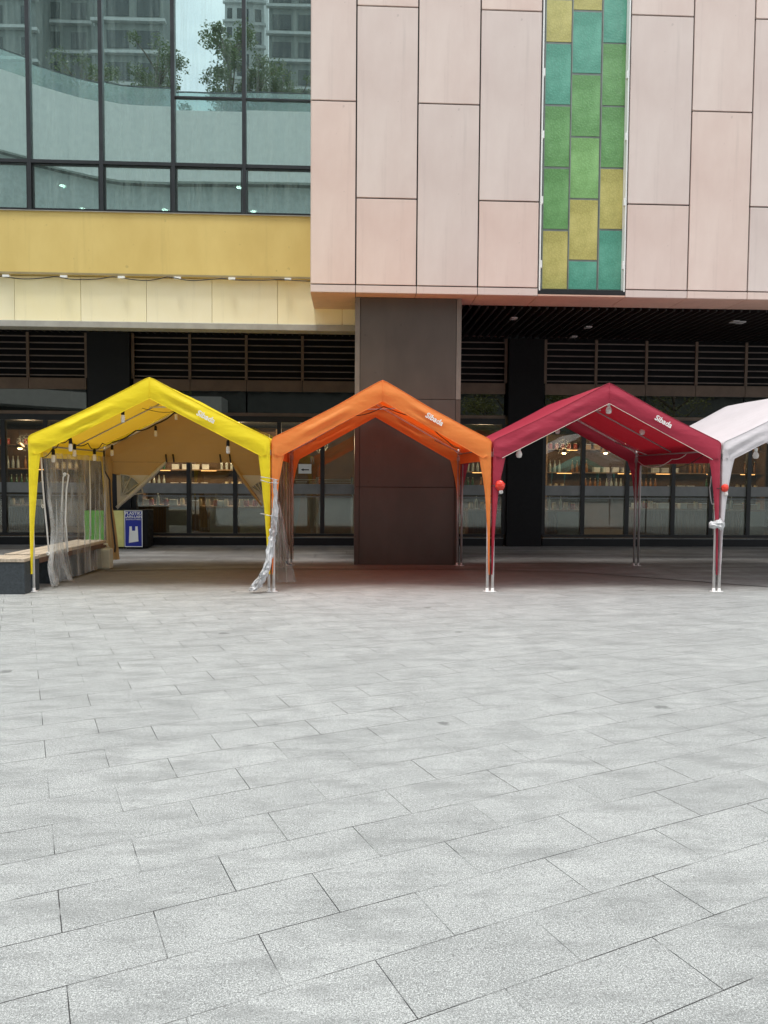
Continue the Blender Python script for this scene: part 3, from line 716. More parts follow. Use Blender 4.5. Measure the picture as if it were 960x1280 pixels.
# ------------------------------------------------------------------ tents
YF, YB = 10.0, 12.92
ZE = UZ(337, 548, YF); ZPK = UZ(480, 473.5, YF)
def tent(name, xl, xr_, colr, label, YF=YF, YB=YB, extras=True, ze=ZE, zp=ZPK, poleback=None, text=True):
    xm = (xl+xr_)/2
    r = empty(name, (xm, YF, 0), label, 'tent', 'market tents in a row')
    fab = FAB[colr]; ol, orr = xl-.022, xr_+.022; seed = xl*3.1
    slope = (zp-ze)/(xm-ol)
    # outer profile (left half, eave to peak), rounded
    def prof_half():
        p = []
        p.append((0, ze-.20)); p.append((0, ze-.10)); 
        for k in range(6):
            t = k/5*1.05
            p.append((.07*(1-math.cos(t))*1.2, ze-.04 + .07*math.sin(t)))
        xa, za = p[-1]; n = 26
        for k in range(1, n+1):
            u = k/n; x = xa+(xm-ol-xa)*u; z = za+(zp-.012-za)*u
            z -= .022*math.sin(u*math.pi)*(1+.6*nz(u*3, seed, 0)); z -= .012*max(0, (u-.93)/.07)**2
            p.append((x, z))
        return p
    h = prof_half()
    prof = [(ol+x, z) for x, z in h] + [(orr-x, z) for x, z in h[::-1][1:]]
    n = len(prof)
    # roof sheet
    rows = []; NY = 22
    for j in range(NY+1):
        v = j/NY; y = YF+(YB-YF)*v
        row = []
        for i, (x, z) in enumerate(prof):
            u = abs(x-xm)/(xm-ol); sag = .030*math.sin(v*math.pi)*math.sin(min(1, u)*math.pi)
            zz = z - sag + (.008*nz(x*2.1, y*2.3, seed) if 0 < j < NY else 0)
            row.append((x, y, zz))
        # side valance hangs lower
        row = [(ol+.004+.006*nz(y*5, 1, seed), y, ze-.28+.012*math.sin(v*math.pi))] + row + [(orr-.004+.006*nz(y*5, 2, seed), y, ze-.28+.012*math.sin(v*math.pi))]
        rows.append(row)
    MB().grid(rows).build('roof_canopy', fab, r, org=(xm, YF, 0))
    # gable valances front and back
    def valance(Y, sgn, nm, hgt=.315):
        inn = []
        bl = (.115, ze-.235); ti = (xm-ol, zp-hgt+.02)
        L = [0]
        for a, b in zip(h[:-1], h[1:]): L.append(L[-1]+math.dist(a, b))
        lh = []
        for i, (x, z) in enumerate(h):
            t = max(0, (L[i]-L[2])/(L[-1]-L[2])) if i > 2 else 0
            lh.append((bl[0]+(ti[0]-bl[0])*t, bl[1]+(ti[1]-bl[1])*t - .010*math.sin(t*math.pi)*0))
        inner = [(ol+x, z) for x, z in lh] + [(orr-x, z) for x, z in lh[::-1][1:]]
        rows = []
        K = 9
        for k_ in range(K+1):
            w_ = k_/K; row = []
            for i in range(n):
                x = prof[i][0]*(1-w_)+inner[i][0]*w_; z = prof[i][1]*(1-w_)+inner[i][1]*w_
                fold = (.012*nz(x*1.5+z*3, z*9, seed)+.016*math.sin(w_*11+3*nz(x*1.2, seed, 3))*math.sin(w_*math.pi)*max(0, .25+nz(x*1.6, seed, 8)*2.4))*min(1, w_*3)
                row.append((x, Y+sgn*(-.004-.022*math.sin(w_*2.6)+fold), z))
            rows.append(row)
        MB().grid(rows).build(nm, fab, r, org=(xm, YF, 0))
        MB().tube([Vector(p)+Vector((0, sgn*-.002, 0)) for p in rows[-1][2:-2]], .004, 5).build('piping', M_HEM if (sgn > 0 and colr == 'red') else fab, r)
        if sgn > 0: MB().tube([Vector(p)+Vector((0, -.001, .002)) for p in rows[0][1:-1]], .0045, 5).build('seam_piping', fab, r)
        if sgn > 0: MB().tube([Vector(rr_[n//2])+Vector((0, -.003, 0)) for rr_ in rows], .0035, 5).build('peak_seam', fab, r)
        return inner
    inner = valance(YF-.012, 1, 'front_valance')
    valance(YB+.012, -1, 'back_valance', .30)
    # legs, sleeves
    for (x, s) in ((xl, 1), (xr_, -1)):
        for (Y, bk) in ((YF, 0), (YB, 1)):
            pm = M_POLE if not bk else M_POLEG
            lg = MB().tube([(x+s*.0, Y+.03, .006), (x, Y+.03, ze-.02)], .0185, 10).build('leg', pm, r)
            MB().lathe((x, Y+.03, .002), [(.055, 0), (.055, .008), (.022, .012), (.022, .05)], 12).build('foot_plate', pm, lg)
            zb = .24 if not bk else .9
            if bk and colr == 'white' and s > 0: continue
            rows = []
            for k in range(19):
                t = k/18; z = (ze-.20)*(1-t)+zb*t
                wdt = (.125*(1-t)**1.5 + .030) if colr == 'yellow' else (.112*(1-t)**3 + .045*(1-t)**.7+.010); wdt = wdt*(1+.10*nz(t*5, x, Y))
                row = []
                for j in range(7):
                    u = j/6
                    xx = x - s*.022 + s*(wdt*u); yy = Y-.012-.022*math.sin(u*math.pi)-.006*math.sin(u*9+t*4)*(1-t)
                    if bk: yy = Y+.06
                    row.append((xx, yy, z))
                rows.append(row)
            MB().grid(rows).build('leg_sleeve', fab, r, org=(x, Y, 0))
            # side face of the sleeve
            rows = []
            for k in range(13):
                t = k/12; z = (ze-.20)*(1-t)+zb*t; wdt = .125*(1-t)**1.4+.03
                rows.append([(x-s*.022, Y+(-.012 if not bk else .055)+(1 if not bk else -1)*wdt*u_/4, z) for u_ in range(5)])
            MB().grid(rows).build('leg_sleeve', fab, r, org=(x, Y, 0))
            MB().box(x-.025, x+.03, Y+.0, Y+.06, ze-.22, ze-.15).build('corner_bracket', M_POLEG, r, bevel=.004)
    # frame poles
    fz = -.045
    for (Y, nm) in ((YF+.05, 'rafter'), (YB-.05, 'rafter')):
        for x in (xl, xr_): MB().tube([(x, Y, ze+fz-.05), (x+(xm-x)*.06, Y, ze+fz+.02), (xm, Y, zp+fz-.02)], .014, 8).build(nm, M_POLE, r)
    for (x, z, nm) in ((xm, zp+fz-.03, 'ridge_pole'), (xl+.01, ze-.11, 'eave_pole'), (xr_-.01, ze-.11, 'eave_pole')):
        MB().tube([(x, YF+.06, z), (x, YB-.06, z)], .013, 8).build(nm, M_POLEG, r)
    # tie bar halfway
    zt = zp-.30; xo = (zp-zt)/slope-.2
    MB().tube([(xm-xo, (YF+YB)/2, zt+.02), (xm+xo, (YF+YB)/2, zt+.045)], .012, 8).build('tie_bar', M_POLE, r)
    for x, s in ((xl, 1), (xr_, -1)):
        MB().tube([(x+s*.03, (YF+YB)/2, ze+fz-.04), (xm, (YF+YB)/2, zp+fz-.06)], .011, 8).build('rafter', M_POLEG, r)
        MB().tube([(x+s*.01, YB-.5, ze-.11), (x+s*.42, YB-.06, ze+fz+.17)], .009, 6).build('corner_brace', M_POLEG, r)
    if text:
        # printed name on the right slope of the front valance
        t = .47; x = xm+(orr-xm)*t; z = zp-(zp-ze)*t-.155
        a = math.atan(-slope)
        M = Matrix.Translation((x, YF-.066, z)) @ Matrix.Rotation(-a, 4, 'Y') @ FACE
        text_obj('lettering', 'Sibada', .10, M_TEXT, r, M, bold=.0025, shear=.12)
    return r
xo = [(-4.18, -1.10), (-1.035, 1.832), (1.905, 4.955), (5.03, 8.07)]
T1 = tent('market_tent', *xo[0], 'yellow', 'yellow gabled canopy tent at the left with bulbs and plastic curtains')
T2 = tent('market_tent', *xo[1], 'orange', 'orange gabled canopy tent standing before the bronze pillar')
T3 = tent('market_tent', *xo[2], 'red', 'crimson gabled canopy tent between the orange and white tents')
T4 = tent('market_tent', *xo[3], 'white', 'white canopy tent cut off by the right edge')

# back wall of the yellow tent, tan from painted-in shade
YW = YB-.035
def P(px, py): x, z = U(px, py, YW); return (x, z)
def sheet(name, poly, mat, parent, y, amp=.012, fine=.13):
    bm = bmesh.new(); vs = [bm.verts.new((x, y, z)) for x, z in poly]; bm.faces.new(vs)
    bmesh.ops.triangulate(bm, faces=bm.faces[:])
    for _ in range(6):
        es = [e for e in bm.edges if e.calc_length() > fine]
        if not es: break
        bmesh.ops.subdivide_edges(bm, edges=es, cuts=1); bmesh.ops.triangulate(bm, faces=bm.faces[:])
    for v in bm.verts: v.co.y += amp*nz(v.co.x*3, v.co.z*.9, 5)*1.6
    me = bpy.data.meshes.new(name); bm.to_mesh(me); bm.free(); me.materials.append(mat)
    me.polygons.foreach_set('use_smooth', [True]*len(me.polygons))
    o = bpy.data.objects.new(name, me); COL.objects.link(o)
    if parent: o.parent = parent; o.location = -parent.location
    return o
xm1 = (xo[0][0]+xo[0][1])/2; xl1, xr1 = xo[0]
sl1 = (ZPK-ZE)/(xm1-xl1)
zg = UZ(250, 578, YW)                       # bottom of the upper panel
topl = [(xl1+.03, ZE-.04), (xm1, ZPK-.06), (xr1-.03, ZE-.04)]
A_ = P(206, 578)[0]; B_ = P(291, 578)[0]
wp = MB()
sheet('back_wall', [(xl1+.03, zg), (xl1+.03, ZE-.05), (xm1, ZPK-.07), (xr1-.03, ZE-.05), (xr1-.03, zg)], M_DIMYELLOW, T1, YW)
zlow = UZ(150, 590, YW)
sheet('wall_flap', [(xl1+.03, zg-.004), P(206, 578), P(190, 594), P(150, 594), (xl1+.03, zlow)], M_DIMYELLOW, T1, YW-.012)
sheet('wall_flap', [P(291, 578), (xr1-.03, zg-.004), (xr1-.03, UZ(325, 594, YW)), P(302, 594)], M_DIMYELLOW, T1, YW-.012)
M_PANE = plastic('clear_window_film', (.8, .82, .8), .22, (.5, .5, .47))
M_FLAPW = fabric('pale_flap_fabric', (.62, .60, .53), (.5, .48, .42), .2)
# arched windows in the tied back flaps
def archwin(cx, cz, R, a0, a1, clip, pw):
    n = 14; arc = [(cx+R*math.cos(a0+(a1-a0)*k/n), cz+R*math.sin(a0+(a1-a0)*k/n)) for k in range(n+1)]
    MB().prism([(cx, cz)]+arc, YW-.022, YW-.019).build('arched_window', M_PANE, T1)
    MB().tube([(x, YW-.03, z) for x, z in arc], .012, 6).build('window_trim', M_FLAPW, T1)
    for f in (.0, .33, .66, 1):
        a = a0+(a1-a0)*f; MB().tube([(cx, YW-.03, cz), (cx+R*math.cos(a), YW-.03, cz+R*math.sin(a))], .010, 6).build('window_trim', M_FLAPW, T1)
sheet('pale_border', [P(190, 594), P(184, 600), P(147, 637), P(146, 594)], M_FLAPW, T1, YW-.010)
cx, cz = P(149, 632)
# film arch in front
cx, cz = P(151, 616); archwin(cx+.02, cz-.05, .36, .12, 1.62, None, 0)
sheet('pale_border', [P(302, 594), P(332, 594), P(332, 634)], M_FLAPW, T1, YW-.010)
cx, cz = P(331, 618); archwin(cx-.03, cz-.0, .22, 1.6, 2.6, None, 0)
def roll(a, b, r, mat, nm):
    a = Vector(a); b = Vector(b); pts = []; rr = []
    for k in range(15):
        t = k/14; p = a.lerp(b, t); p.z -= .02*math.sin(t*math.pi); pts.append(p); rr.append(r*(1+.22*nz(t*7, r*50, 1))*(1-.45*abs(2*t-1)**4))
    MB().tube(pts, rr, 8).build(nm, mat, T1)
q0 = P(209, 577); q1 = P(147, 634)
roll((q0[0], YW-.05, q0[1]), (q1[0], YW-.07, q1[1]), .036, M_FLAPW, 'rolled_flap')
q0 = P(290, 577); q1 = P(328, 632)
roll((q0[0], YW-.05, q0[1]), (q1[0], YW-.07, q1[1]), .026, M_DIMYELLOW, 'rolled_flap')
for px in (208, 217, 275.5, 287.5):
    a = P(px, 568); b = P(px+1.5, 578); MB().tube([(a[0], YW-.05, a[1]), (b[0], YW-.06, b[1])], .015, 6).build('strap', M_BLKCORD, T1)
# gathered bundle at back left leg
def gathered(name, parent, pts, radii, mat, folds=9, amp=.35, org=(0,0,0)):
    b = MB(); rows = []; nn = 40
    pts = [Vector(p) for p in pts]
    seq = []
    for i in range(len(pts)-1):
        for k in range(7):
            t = k/7; seq.append((pts[i].lerp(pts[i+1], t), radii[i]*(1-t)+radii[i+1]*t))
    seq.append((pts[-1], radii[-1]))
    for j, (p, rr) in enumerate(seq):
        row = []
        for k in range(nn+1):
            a = 2*math.pi*k/nn
            q = 1+amp*math.sin(a*folds+j*.10+nz(j*.12, 2, rr))*.5+amp*.7*nz(math.cos(a)*2.2, math.sin(a)*2.2, j*.16)
            row.append((p.x+rr*q*math.cos(a), p.y+rr*.7*q*math.sin(a), p.z))
        rows.append(row)
    return b.grid(rows).build(name, mat, parent)
xb = xo[0][0]+.05
gathered('tied_curtain', T1, [(xb+.02, YB-.10, ZE-.2), (xb+.05, YB-.12, 1.5), (xb+.07, YB-.14, 1.0), (xb+.13, YB-.16, .12)], [.05, .06, .045, .10], M_DIMYELLOW)
MB().tube([(xb+.01, YB-.20, ZE-.1), (xb+.02, YB-.21, 1.6), (xb+.10, YB-.2, 1.45), (xb+.11, YB-.22, 1.2), (xb+.13, YB-.24, .9), (xb+.2, YB-.27, .35), (xb+.19, YB-.26, .25)], .014, 6).build('strap', M_BLKCORD, T1)

# clear plastic side curtain, left side of yellow tent
rows = []
xs_ = xl1+.03
for k in range(27):
    t = k/26; z = (ZE-.2)*(1-t)+.03*t; row = []
    for j in range(91):
        u = j/90
        y = YF+.28+(YB-YF-.45)*u
        pinch = 1-.5*math.exp(-((t-.62)/.25)**2)*(1 if u < .35 else .1)
        yc = YF+.75
        if u < .35: y = yc+(y-yc)*pinch
        amp = .028*(.5+t)*(1.25 if u < .4 else .8)
        x = xs_+.02 + (.04 if u > .4 else 0) + amp*math.sin(u*62+2.2*nz(u*6, t*1.1, 0)) + .05*nz(u*9, t*1.6, 3)*t + (.10*max(0, t-.86)/.14*(1 if u < .4 else .25))*(.5+.5*math.sin(u*30))
        row.append((x, y, z + (.03*nz(u*20, 1, 1) if t > .9 else 0)))
    rows.append(row)
MB().grid(rows).build('clear_side_curtain', M_CLEAR, T1)
def cordline(pts, r=.008, parent=T1, nm='tie_cord', mat=M_CORD):
    return MB().tube(pts, r, 6).build(nm, mat, parent)
def cpt(px, py, Y): x, z = U(px, py, Y); return (x, Y, z)
cordline([cpt(51.5, 572, YF+.12), cpt(53, 600, YF+.14), cpt(56, 635, YF+.18), cpt(59, 665, YF+.2), cpt(61, 690, YF+.22)], .010)
cordline([cpt(82, 591, 10.5), cpt(79, 597, 10.5), cpt(78, 615, 10.5), cpt(77, 640, 10.5)], .009)
cordline([cpt(84, 592, 10.45), cpt(86, 594, 10.45), cpt(83, 612, 10.45), cpt(82, 650, 10.45), cpt(85, 690, 10.45)], .009)
cordline([cpt(112, 575, 11.4), cpt(113, 620, 11.4), cpt(113.5, 670, 11.4)], .008)
for px, py in ((53.5, 633), (60, 692), (81, 593)):
    x, y, z = cpt(px, py, YF+.2); MB().tube([(x+.014*math.cos(a), y+.01*math.sin(a*2), z+.02*math.sin(a)) for a in [k*.9 for k in range(9)]], .008, 6).build('cord_knot', M_CORD, T1)

# smoky plastic gathered at the back left of the orange tent
def hang(name, parent, xa, xb_, Y, z1, z0, mat, label=None, fr=40, amp=.035):
    rows = []
    for k in range(22):
        t = k/21; z = z1*(1-t)+z0*t; row = []
        for j in range(61):
            u = j/60; x = xa+(xb_-xa)*u+.012*nz(t*4, u*2, 1)
            row.append((x, Y+amp*math.sin(u*fr+2*nz(u*3, t*2, 4)), z+(.05*nz(u*7, 0, 9) if k == 21 else 0)))
        rows.append(row)
    return MB().grid(rows).build(name, mat, parent)
xa, xb2 = UX(346, 650, 12.4), UX(367, 650, 12.4)
hang('smoky_curtain', T2, xa, xb2, 12.4, ZE-.05, .17, M_TANPL)
hang('smoky_curtain', T2, xa-.02, xb2-.10, 12.1, ZE-.05, .08, M_TANPL, fr=30)
cordline([cpt(355, 692, 12.3), cpt(356, 700, 12.3), cpt(360, 705, 12.3), cpt(365, 706, 12.3)], .014, T2, 'strap', M_BLKCORD)
rows = []
for k in range(12):
    t = k/11; row = []
    for j in range(25):
        u = j/24; x = UX(343, 700, 10.7)+.02+.05*u+t*.24*u; row.append((x, 10.7+.03*math.sin(u*14+t*2), 1.15*(1-t)+.03))
    rows.append(row)
MB().grid(rows).build('curtain_tail', M_CLEAR, T2)

# crumpled plastic bundle wrapped round the shared front legs
bundle = [(343, 600), (344.5, 620), (344, 640), (342, 660), (340, 675), (336, 700), (330, 718), (321, 733), (315, 740)]
pts = []; rr = [.022, .022, .030, .038, .040, .042, .052, .062, .045]
for (a, b) in bundle: x, y, z = cpt(a, b, YF-.09); pts.append((x, y, max(z, .035)))
b = MB(); seq = []
for i in range(len(pts)-1):
    for k in range(6): t = k/6; seq.append((Vector(pts[i]).lerp(Vector(pts[i+1]), t), rr[i]*(1-t)+rr[i+1]*t))
seq.append((Vector(pts[-1]), rr[-1])); rows = []
for j, (p, q) in enumerate(seq):
    rows.append([(p.x+q*(1+.9*nz(math.cos(a)*2.4, math.sin(a)*2.4, j*.55))*math.cos(a), p.y+q*(1+.9*nz(math.cos(a)*2.4, math.sin(a)*2.4, j*.55))*math.sin(a), p.z+.01*nz(j, a, 0)) for a in [2*math.pi*k/22 for k in range(23)]])
bd = b.grid(rows).build('plastic_bundle', M_SILVER, smooth=False)
tag(bd, 'crumpled silvery plastic film bundle leaning on the legs between yellow and orange tents', 'plastic sheet')
for z, dz in ((1.50, .02), (1.46, .0), (1.02, .01)):
    xc = -1.07; MB().tube([(xc-.12, YF-.10, z+.03), (xc-.02, YF-.14, z+dz), (xc+.10, YF-.12, z-.01), (xc+.10, YF+.06, z), (xc-.1, YF+.07, z+.02), (xc-.12, YF-.10, z+.03)], .006, 6).build('tie_band', M_SILVER, bd)

# bulbs
def bulb_kind(long):
    r = empty('string_light_bulb', (0,0,0), 'x', 'light bulb', 'hanging light bulbs')
    if long:
        MB().lathe((0,0,0), [(.012,0),(.022,-.02),(.024,-.075),(.02,-.08)], 10).build('socket', M_BLACK, r)
        MB().lathe((0,0,0), [(.02,-.081),(.026,-.10),(.027,-.16),(.02,-.18)], 10).build('bulb', M_BULB, r)
    else:
        MB().lathe((0,0,0), [(.018,0),(.024,-.01),(.022,-.05)], 10).build('socket', M_SIGNW, r)
        MB().lathe((0,0,0), [(.02,-.051),(.036,-.08),(.044,-.11),(.034,-.145),(.012,-.155)], 12).build('bulb', M_BULB, r)
    return r
bl, bs_ = bulb_kind(True), bulb_kind(False)
bl['group'] = 'long bulbs strung in the yellow tent'; bs_['group'] = 'round bulbs in the red and white tents'
ybs = [(153.5, 511, 10.1, 'bulb hanging under the left slope of the yellow tent near the peak'),
       (88, 547, 10.1, 'bulb hanging on the yellow tent front hem above the plastic curtain'),
       (93, 555, 11.0, 'bulb hanging second from the yellow tent left corner, behind the front hem'),
       (66.5, 561, 10.3, 'lowest bulb beside the yellow tent left leg'),
       (118, 561, 11.4, 'bulb hanging before the yellow tent left side curtain, towards the back'),
       (140, 556, 12.5, 'bulb by the back left corner of the yellow tent'),
       (194.5, 532, 12.7, 'bulb with amber tint on the yellow tent back rafter'),
       (220, 511, 12.4, 'bulb at the upper end of the yellow tent back rafter'),
       (285, 550, 10.15, 'bulb hanging under the right slope of the yellow tent')]
for i, (px, py, Y, lab) in enumerate(ybs):
    x, z = U(px, py, Y)
    if i == 0: bl.location = (x, Y, z); bl['label'] = lab
    else: copy_tree(bl, (x, Y, z), lab)
rbs = [(761, 503, 10.08, 'round bulb under the peak of the red tent'), (803, 531, 11.3, 'round bulb under the right slope of the red tent'), (697, 531, 12.5, 'round bulb at the left side of the red tent below its slope'),
       (649, 558, 10.1, 'round bulb showing below the red tent left hem'), (945, 560, 10.6, 'round bulb hanging inside the white tent'), (829, 513, 10.1, 'round bulb on the front hem of the red tent by the lettering')]
for i, (px, py, Y, lab) in enumerate(rbs[:5]):
    x, z = U(px, py, Y)
    if i == 0: bs_.location = (x, Y, z); bs_['label'] = lab
    else: copy_tree(bs_, (x, Y, z), lab)
def wire(name, pxs, lab, r=.007, mat=M_BLKCORD):
    pts = []
    P_ = [Vector(cpt(*p)) for p in pxs]
    for i in range(len(P_)-1):
        for k in range(6):
            t = k/6; p = P_[i].lerp(P_[i+1], t); p.z -= .035*math.sin(t*math.pi); pts.append(p)
    pts.append(P_[-1]); o = MB().tube(pts, r, 6).build(name, mat); return tag(o, lab, 'cable')
wire('light_string', [(52, 572, 10.2), (66.5, 560, 10.3), (74, 553, 10.6), (88, 547, 10.3), (93, 555, 11.0), (110, 554, 11.2), (118, 561, 11.4), (128, 554, 11.9), (140, 553, 12.6)], 'black light string along the left side of the yellow tent')
wire('light_string', [(140, 553, 12.75), (170, 538, 12.75), (194.5, 530, 12.7), (222, 512, 12.5)], 'black light string taped to the yellow tent back rafter', .012)
wire('light_string', [(160, 498, 11.4), (185, 512, 11.4), (225, 513, 11.4)], 'thin wire under the yellow tent roof', .005)
wire('light_string', [(365, 560, 11.0), (400, 540, 11.0), (440, 520, 11.3), (480, 508, 11.3), (530, 522, 11.3), (560, 552, 12.0), (575, 560, 12.3)], 'thin dark wire strung under the orange tent roof', .007)
wire('light_string', [(797, 576, 12.7), (815, 584, 12), (840, 574, 11.4), (860, 566, 11)], 'pale wire looping below the red tent eave pole', .006, M_CORD)
wire('light_string', [(845, 585, 10.4), (880, 568, 10.3), (945, 560, 10.6)], 'dark wire crossing into the white tent to its bulb', .006)
wire('light_string', [(889, 595, 10.2), (887, 610, 10.2), (890, 630, 10.2), (897, 622, 10.2)], 'grey cable looped on the red tent right leg', .007, M_POLEG)
# red plastic tied bulb covers
for px, py, lab in ((625, 607, 'crumpled red plastic cap over a bulb tied between the orange and red tent legs'), (906, 610, 'small red plastic cap over a bulb tied between the red and white tent legs')):
    x, y, z = cpt(px, py, YF-.02); rad = .065 if px < 700 else .05
    r = empty('red_bulb_cover', (x, y, z), lab, 'bulb cover', 'red bulb covers tied to tent legs')
    rows = []
    for i in range(11):
        a = math.pi*i/10; rows.append([(x+rad*math.sin(a)*math.cos(t)*(1+.35*nz(math.cos(t)*2, math.sin(t)*2, i*.6+px)), y+rad*math.sin(a)*math.sin(t), z+rad*1.1*math.cos(a)*(1+.2*nz(t, i, px))) for t in [2*math.pi*k/16 for k in range(17)]])
    MB().grid(rows).build('plastic_cap', M_REDPL, r, smooth=False)
    MB().lathe((x+.012, y-.01, z-.045), [(.012, 0), (.026, -.02), (.03, -.045), (.018, -.065)], 10).build('bulb', M_BULB, r)
    MB().tube([(x, y, z), (x-.11, y-.03, z-.005), (x-.12, y+.05, z-.01)], .006, 6).build('tie', M_BLKCORD, r)
# crumpled bag on red tent right leg
x, y, z = cpt(896, 656, YF-.06)
rows = []
for i in range(13):
    a = math.pi*i/12; rows.append([(x+.11*math.cos(a)*(1+.35*nz(i, 2, 3)), y+.05*math.sin(a)*math.sin(t)*(1+.6*nz(t*2, i*.7, 1)), z+.055*math.sin(a)**.6*math.cos(t)*(1+1.3*nz(math.cos(t)*2, math.sin(t)*2, i*.6))) for t in [2*math.pi*k/16 for k in range(17)]])
tag(MB().grid(rows).build('crumpled_bag', M_BAG, smooth=False), 'crumpled grey plastic bag tied round the red tent right leg', 'bag')

# ------------------------------------------------------------------ bench, jerry cans, bins
ZBN = .47
bf = G(31, 743); bx = bf.x; by = bf.y
be = empty('bench', (bx-1, by, 0), 'low dark granite bench with wooden top cut off by the left edge', 'bench')
MB().box(bx-2.6, bx, by, by+.46, 0, ZBN-.055).build('granite_block', M_GRANITE, be, bevel=.008)
for i in range(3): MB().box(bx-2.62, bx+.005, by-.01+i*.158, by+.14+i*.158, ZBN-.053, ZBN-.01).build('plank', M_WOODT, be, bevel=.004)
be2 = empty('bench', (bx, by+.5, 0), 'long wooden topped bench running back under the yellow tent side curtain', 'bench')
MB().box(bx-.46, bx-.06, by+.95, by+2.5, 0, ZBN-.12).build('granite_block', M_GRANITE, be2, bevel=.008)
for i in range(3): MB().box(bx-.5+i*.17, bx-.34+i*.17, by+.5, by+2.75, ZBN-.05, ZBN-.004).build('plank', M_WOODT, be2, bevel=.004)
MB().box(bx-.49, bx+.002, by+.5, by+2.74, ZBN-.12, ZBN-.052).build('rail', M_WOODE, be2)
be2.rotation_euler.z = -math.radians(4)
def jerry(px, pyb, sc, lab):
    p = G(px, pyb)
    r = empty('jerry_can', p, lab, 'container', 'plastic jerry cans by the bench')
    b = MB().box(p.x-.13*sc, p.x+.13*sc, p.y-.09*sc, p.y+.09*sc, .006, .34*sc).build('can_body', M_CAN, r, bevel=.03*sc)
    MB().tube([(p.x-.06*sc, p.y, .335*sc), (p.x-.05*sc, p.y, .40*sc), (p.x+.05*sc, p.y, .405*sc), (p.x+.09*sc, p.y, .335*sc)], .018*sc, 8).build('handle', M_CAN, r)
    MB().lathe((p.x-.085*sc, p.y, .335*sc), [(.028*sc, 0), (.028*sc, .04*sc)], 10).build('cap', M_SIGNW, r)
jerry(130, 711, 1.0, 'milky plastic jerry can with handle beside the back end of the bench')
jerry(98, 714, .9, 'pale plastic container seen through the clear curtain under the bench edge')
def bin_(px0_, px1_, mat, lab, sign=False):
    Y = 15.7; x0, z1 = U(px0_, 638, Y); x1, _ = U(px1_, 638, Y); z1 += .0
    r = empty('recycling_bin', ((x0+x1)/2, Y, 0), lab, 'recycling bin', 'recycling bins in a row')
    MB().box(x0+.004, x1-.004+(.10 if sign else 0), Y+.01, Y+.45, 0.03, z1+.01).build('bin_body', M_BLACK, r, bevel=.008)
    MB().box(x0+.008, x1-.008, Y-.006, Y+.008, .045, z1).build('front_panel', mat, r, bevel=.003)
    MB().box(x0+.04, x1-.04, Y+.03, Y+.4, .004, .03).build('base', M_BLACK, r)
    if sign:
        w_ = x1-x0; xm = (x0+x1)/2
        for (a, b, c, d) in ((x0+.008, x0+.022, .045, z1), (x1-.022, x1-.008, .045, z1), (x0+.0225, x1-.0225, .045, .06), (x0+.0225, x1-.0225, z1-.014, z1)):
            MB().box(a, b, Y-.014, Y-.0065, c, d).build('sign_border', M_SIGNW, r)
        for s, z, sz in (('PLASTIK/', z1-.062, .088), ('LAIN-LAIN', z1-.132, .076), ('(PLASTIC/OTHERS)', z1-.186, .036)):
            text_obj('lettering', s, sz, M_SIGNW, r, Matrix.Translation((xm, Y-.01, z)) @ FACE, bold=.0012 if sz > .05 else .0004)
        cz = .30; h_ = .17
        MB().prism([(xm-.095, cz-h_), (xm+.10, cz-h_+.03), (xm+.085, cz+h_), (xm+.04, cz+h_), (xm+.035, cz+h_-.09), (xm-.03, cz+h_-.09), (xm-.035, cz+h_), (xm-.08, cz+h_), (xm-.085, cz+.06)][::-1], Y-.012, Y-.0065).build('bag_symbol', M_SIGNW, r)
bin_(105, 130, M_BING, 'recycling bin with green front seen through the clear curtain')
bin_(130, 155, M_BINY, 'recycling bin with pale yellow front left of the blue sign')
bin_(155, 178.5, M_BLUE, 'recycling bin with blue plastic bag sign PLASTIK LAIN-LAIN', True)

# ------------------------------------------------------------------ surroundings behind the camera, seen mirrored in the glass
def RX(px, D): 
    return math.tan(math.atan((px-480)/F)+YAW)*D
def RZ(py, D): return CAMH + (593-py)/F*D
def mirY(D): return 2*YG-D
pod = empty('opposite_mall_block', (0, -22, 0), 'white banded podium with curved balcony, mirrored in the upper windows', 'building')
path = []
for k in range(40):
    t = k/39
    X = -40+t*75
    D = 50 - 11*max(0, min(1, (-14-X)/13))**1.6 - (3*max(0, (-27-X)/13) if X < -27 else 0)
    path.append((X, mirY(D)))
def band(z0, z1, off, thick, mat, nm, par=pod, lim=99):
    b = MB(); ring = []; path_ = [p for p in path if p[0] < lim]
    for X, Y in path_: ring.append([(X, Y+off, z0), (X, Y+off, z1), (X, Y+off-thick, z1), (X, Y+off-thick, z0), (X, Y+off, z0)])
    b.grid(ring); b.sm = False
    b.f.append([0, 1, 2, 3]); q = (len(path_)-1)*5; b.f.append([q+3, q+2, q+1, q]); return b.build(nm, mat, par)
zt_ = RZ(152, 50)
band(zt_-4.6, zt_, .0, .4, M_WHITEW, 'balcony_band'); band(zt_-9.2, zt_-4.62, -.9, .4, simple('grey_podium_band', (.33, .37, .36), .7), 'recessed_band'); band(zt_, zt_+1.2, -.15, .03, M_BALGLASS, 'balustrade')
band(zt_+1.2, zt_+1.26, -.12, .08, M_MULL, 'handrail')
band(0, zt_-3.6, -1.6, .4, M_PODW, 'podium_wall')
band(zt_-10.2, zt_-9.25, -.2, 1.0, M_WHITEW, 'balcony_band'); band(5.9, 7.0, 1.2, 2.8, M_WHITEW, 'curved_canopy', lim=-9); band(12, 13, -.6, 1., M_WHITEW, 'balcony_band')
pg = MB()
for z in (8.2, 13.2):
    for X, Y in path[::1]: pg.box(X-.8, X+.8, Y-1.45, Y-1.3, z-.6, z+2.2)
pg.build('podium_windows', M_TOWERW, pod)
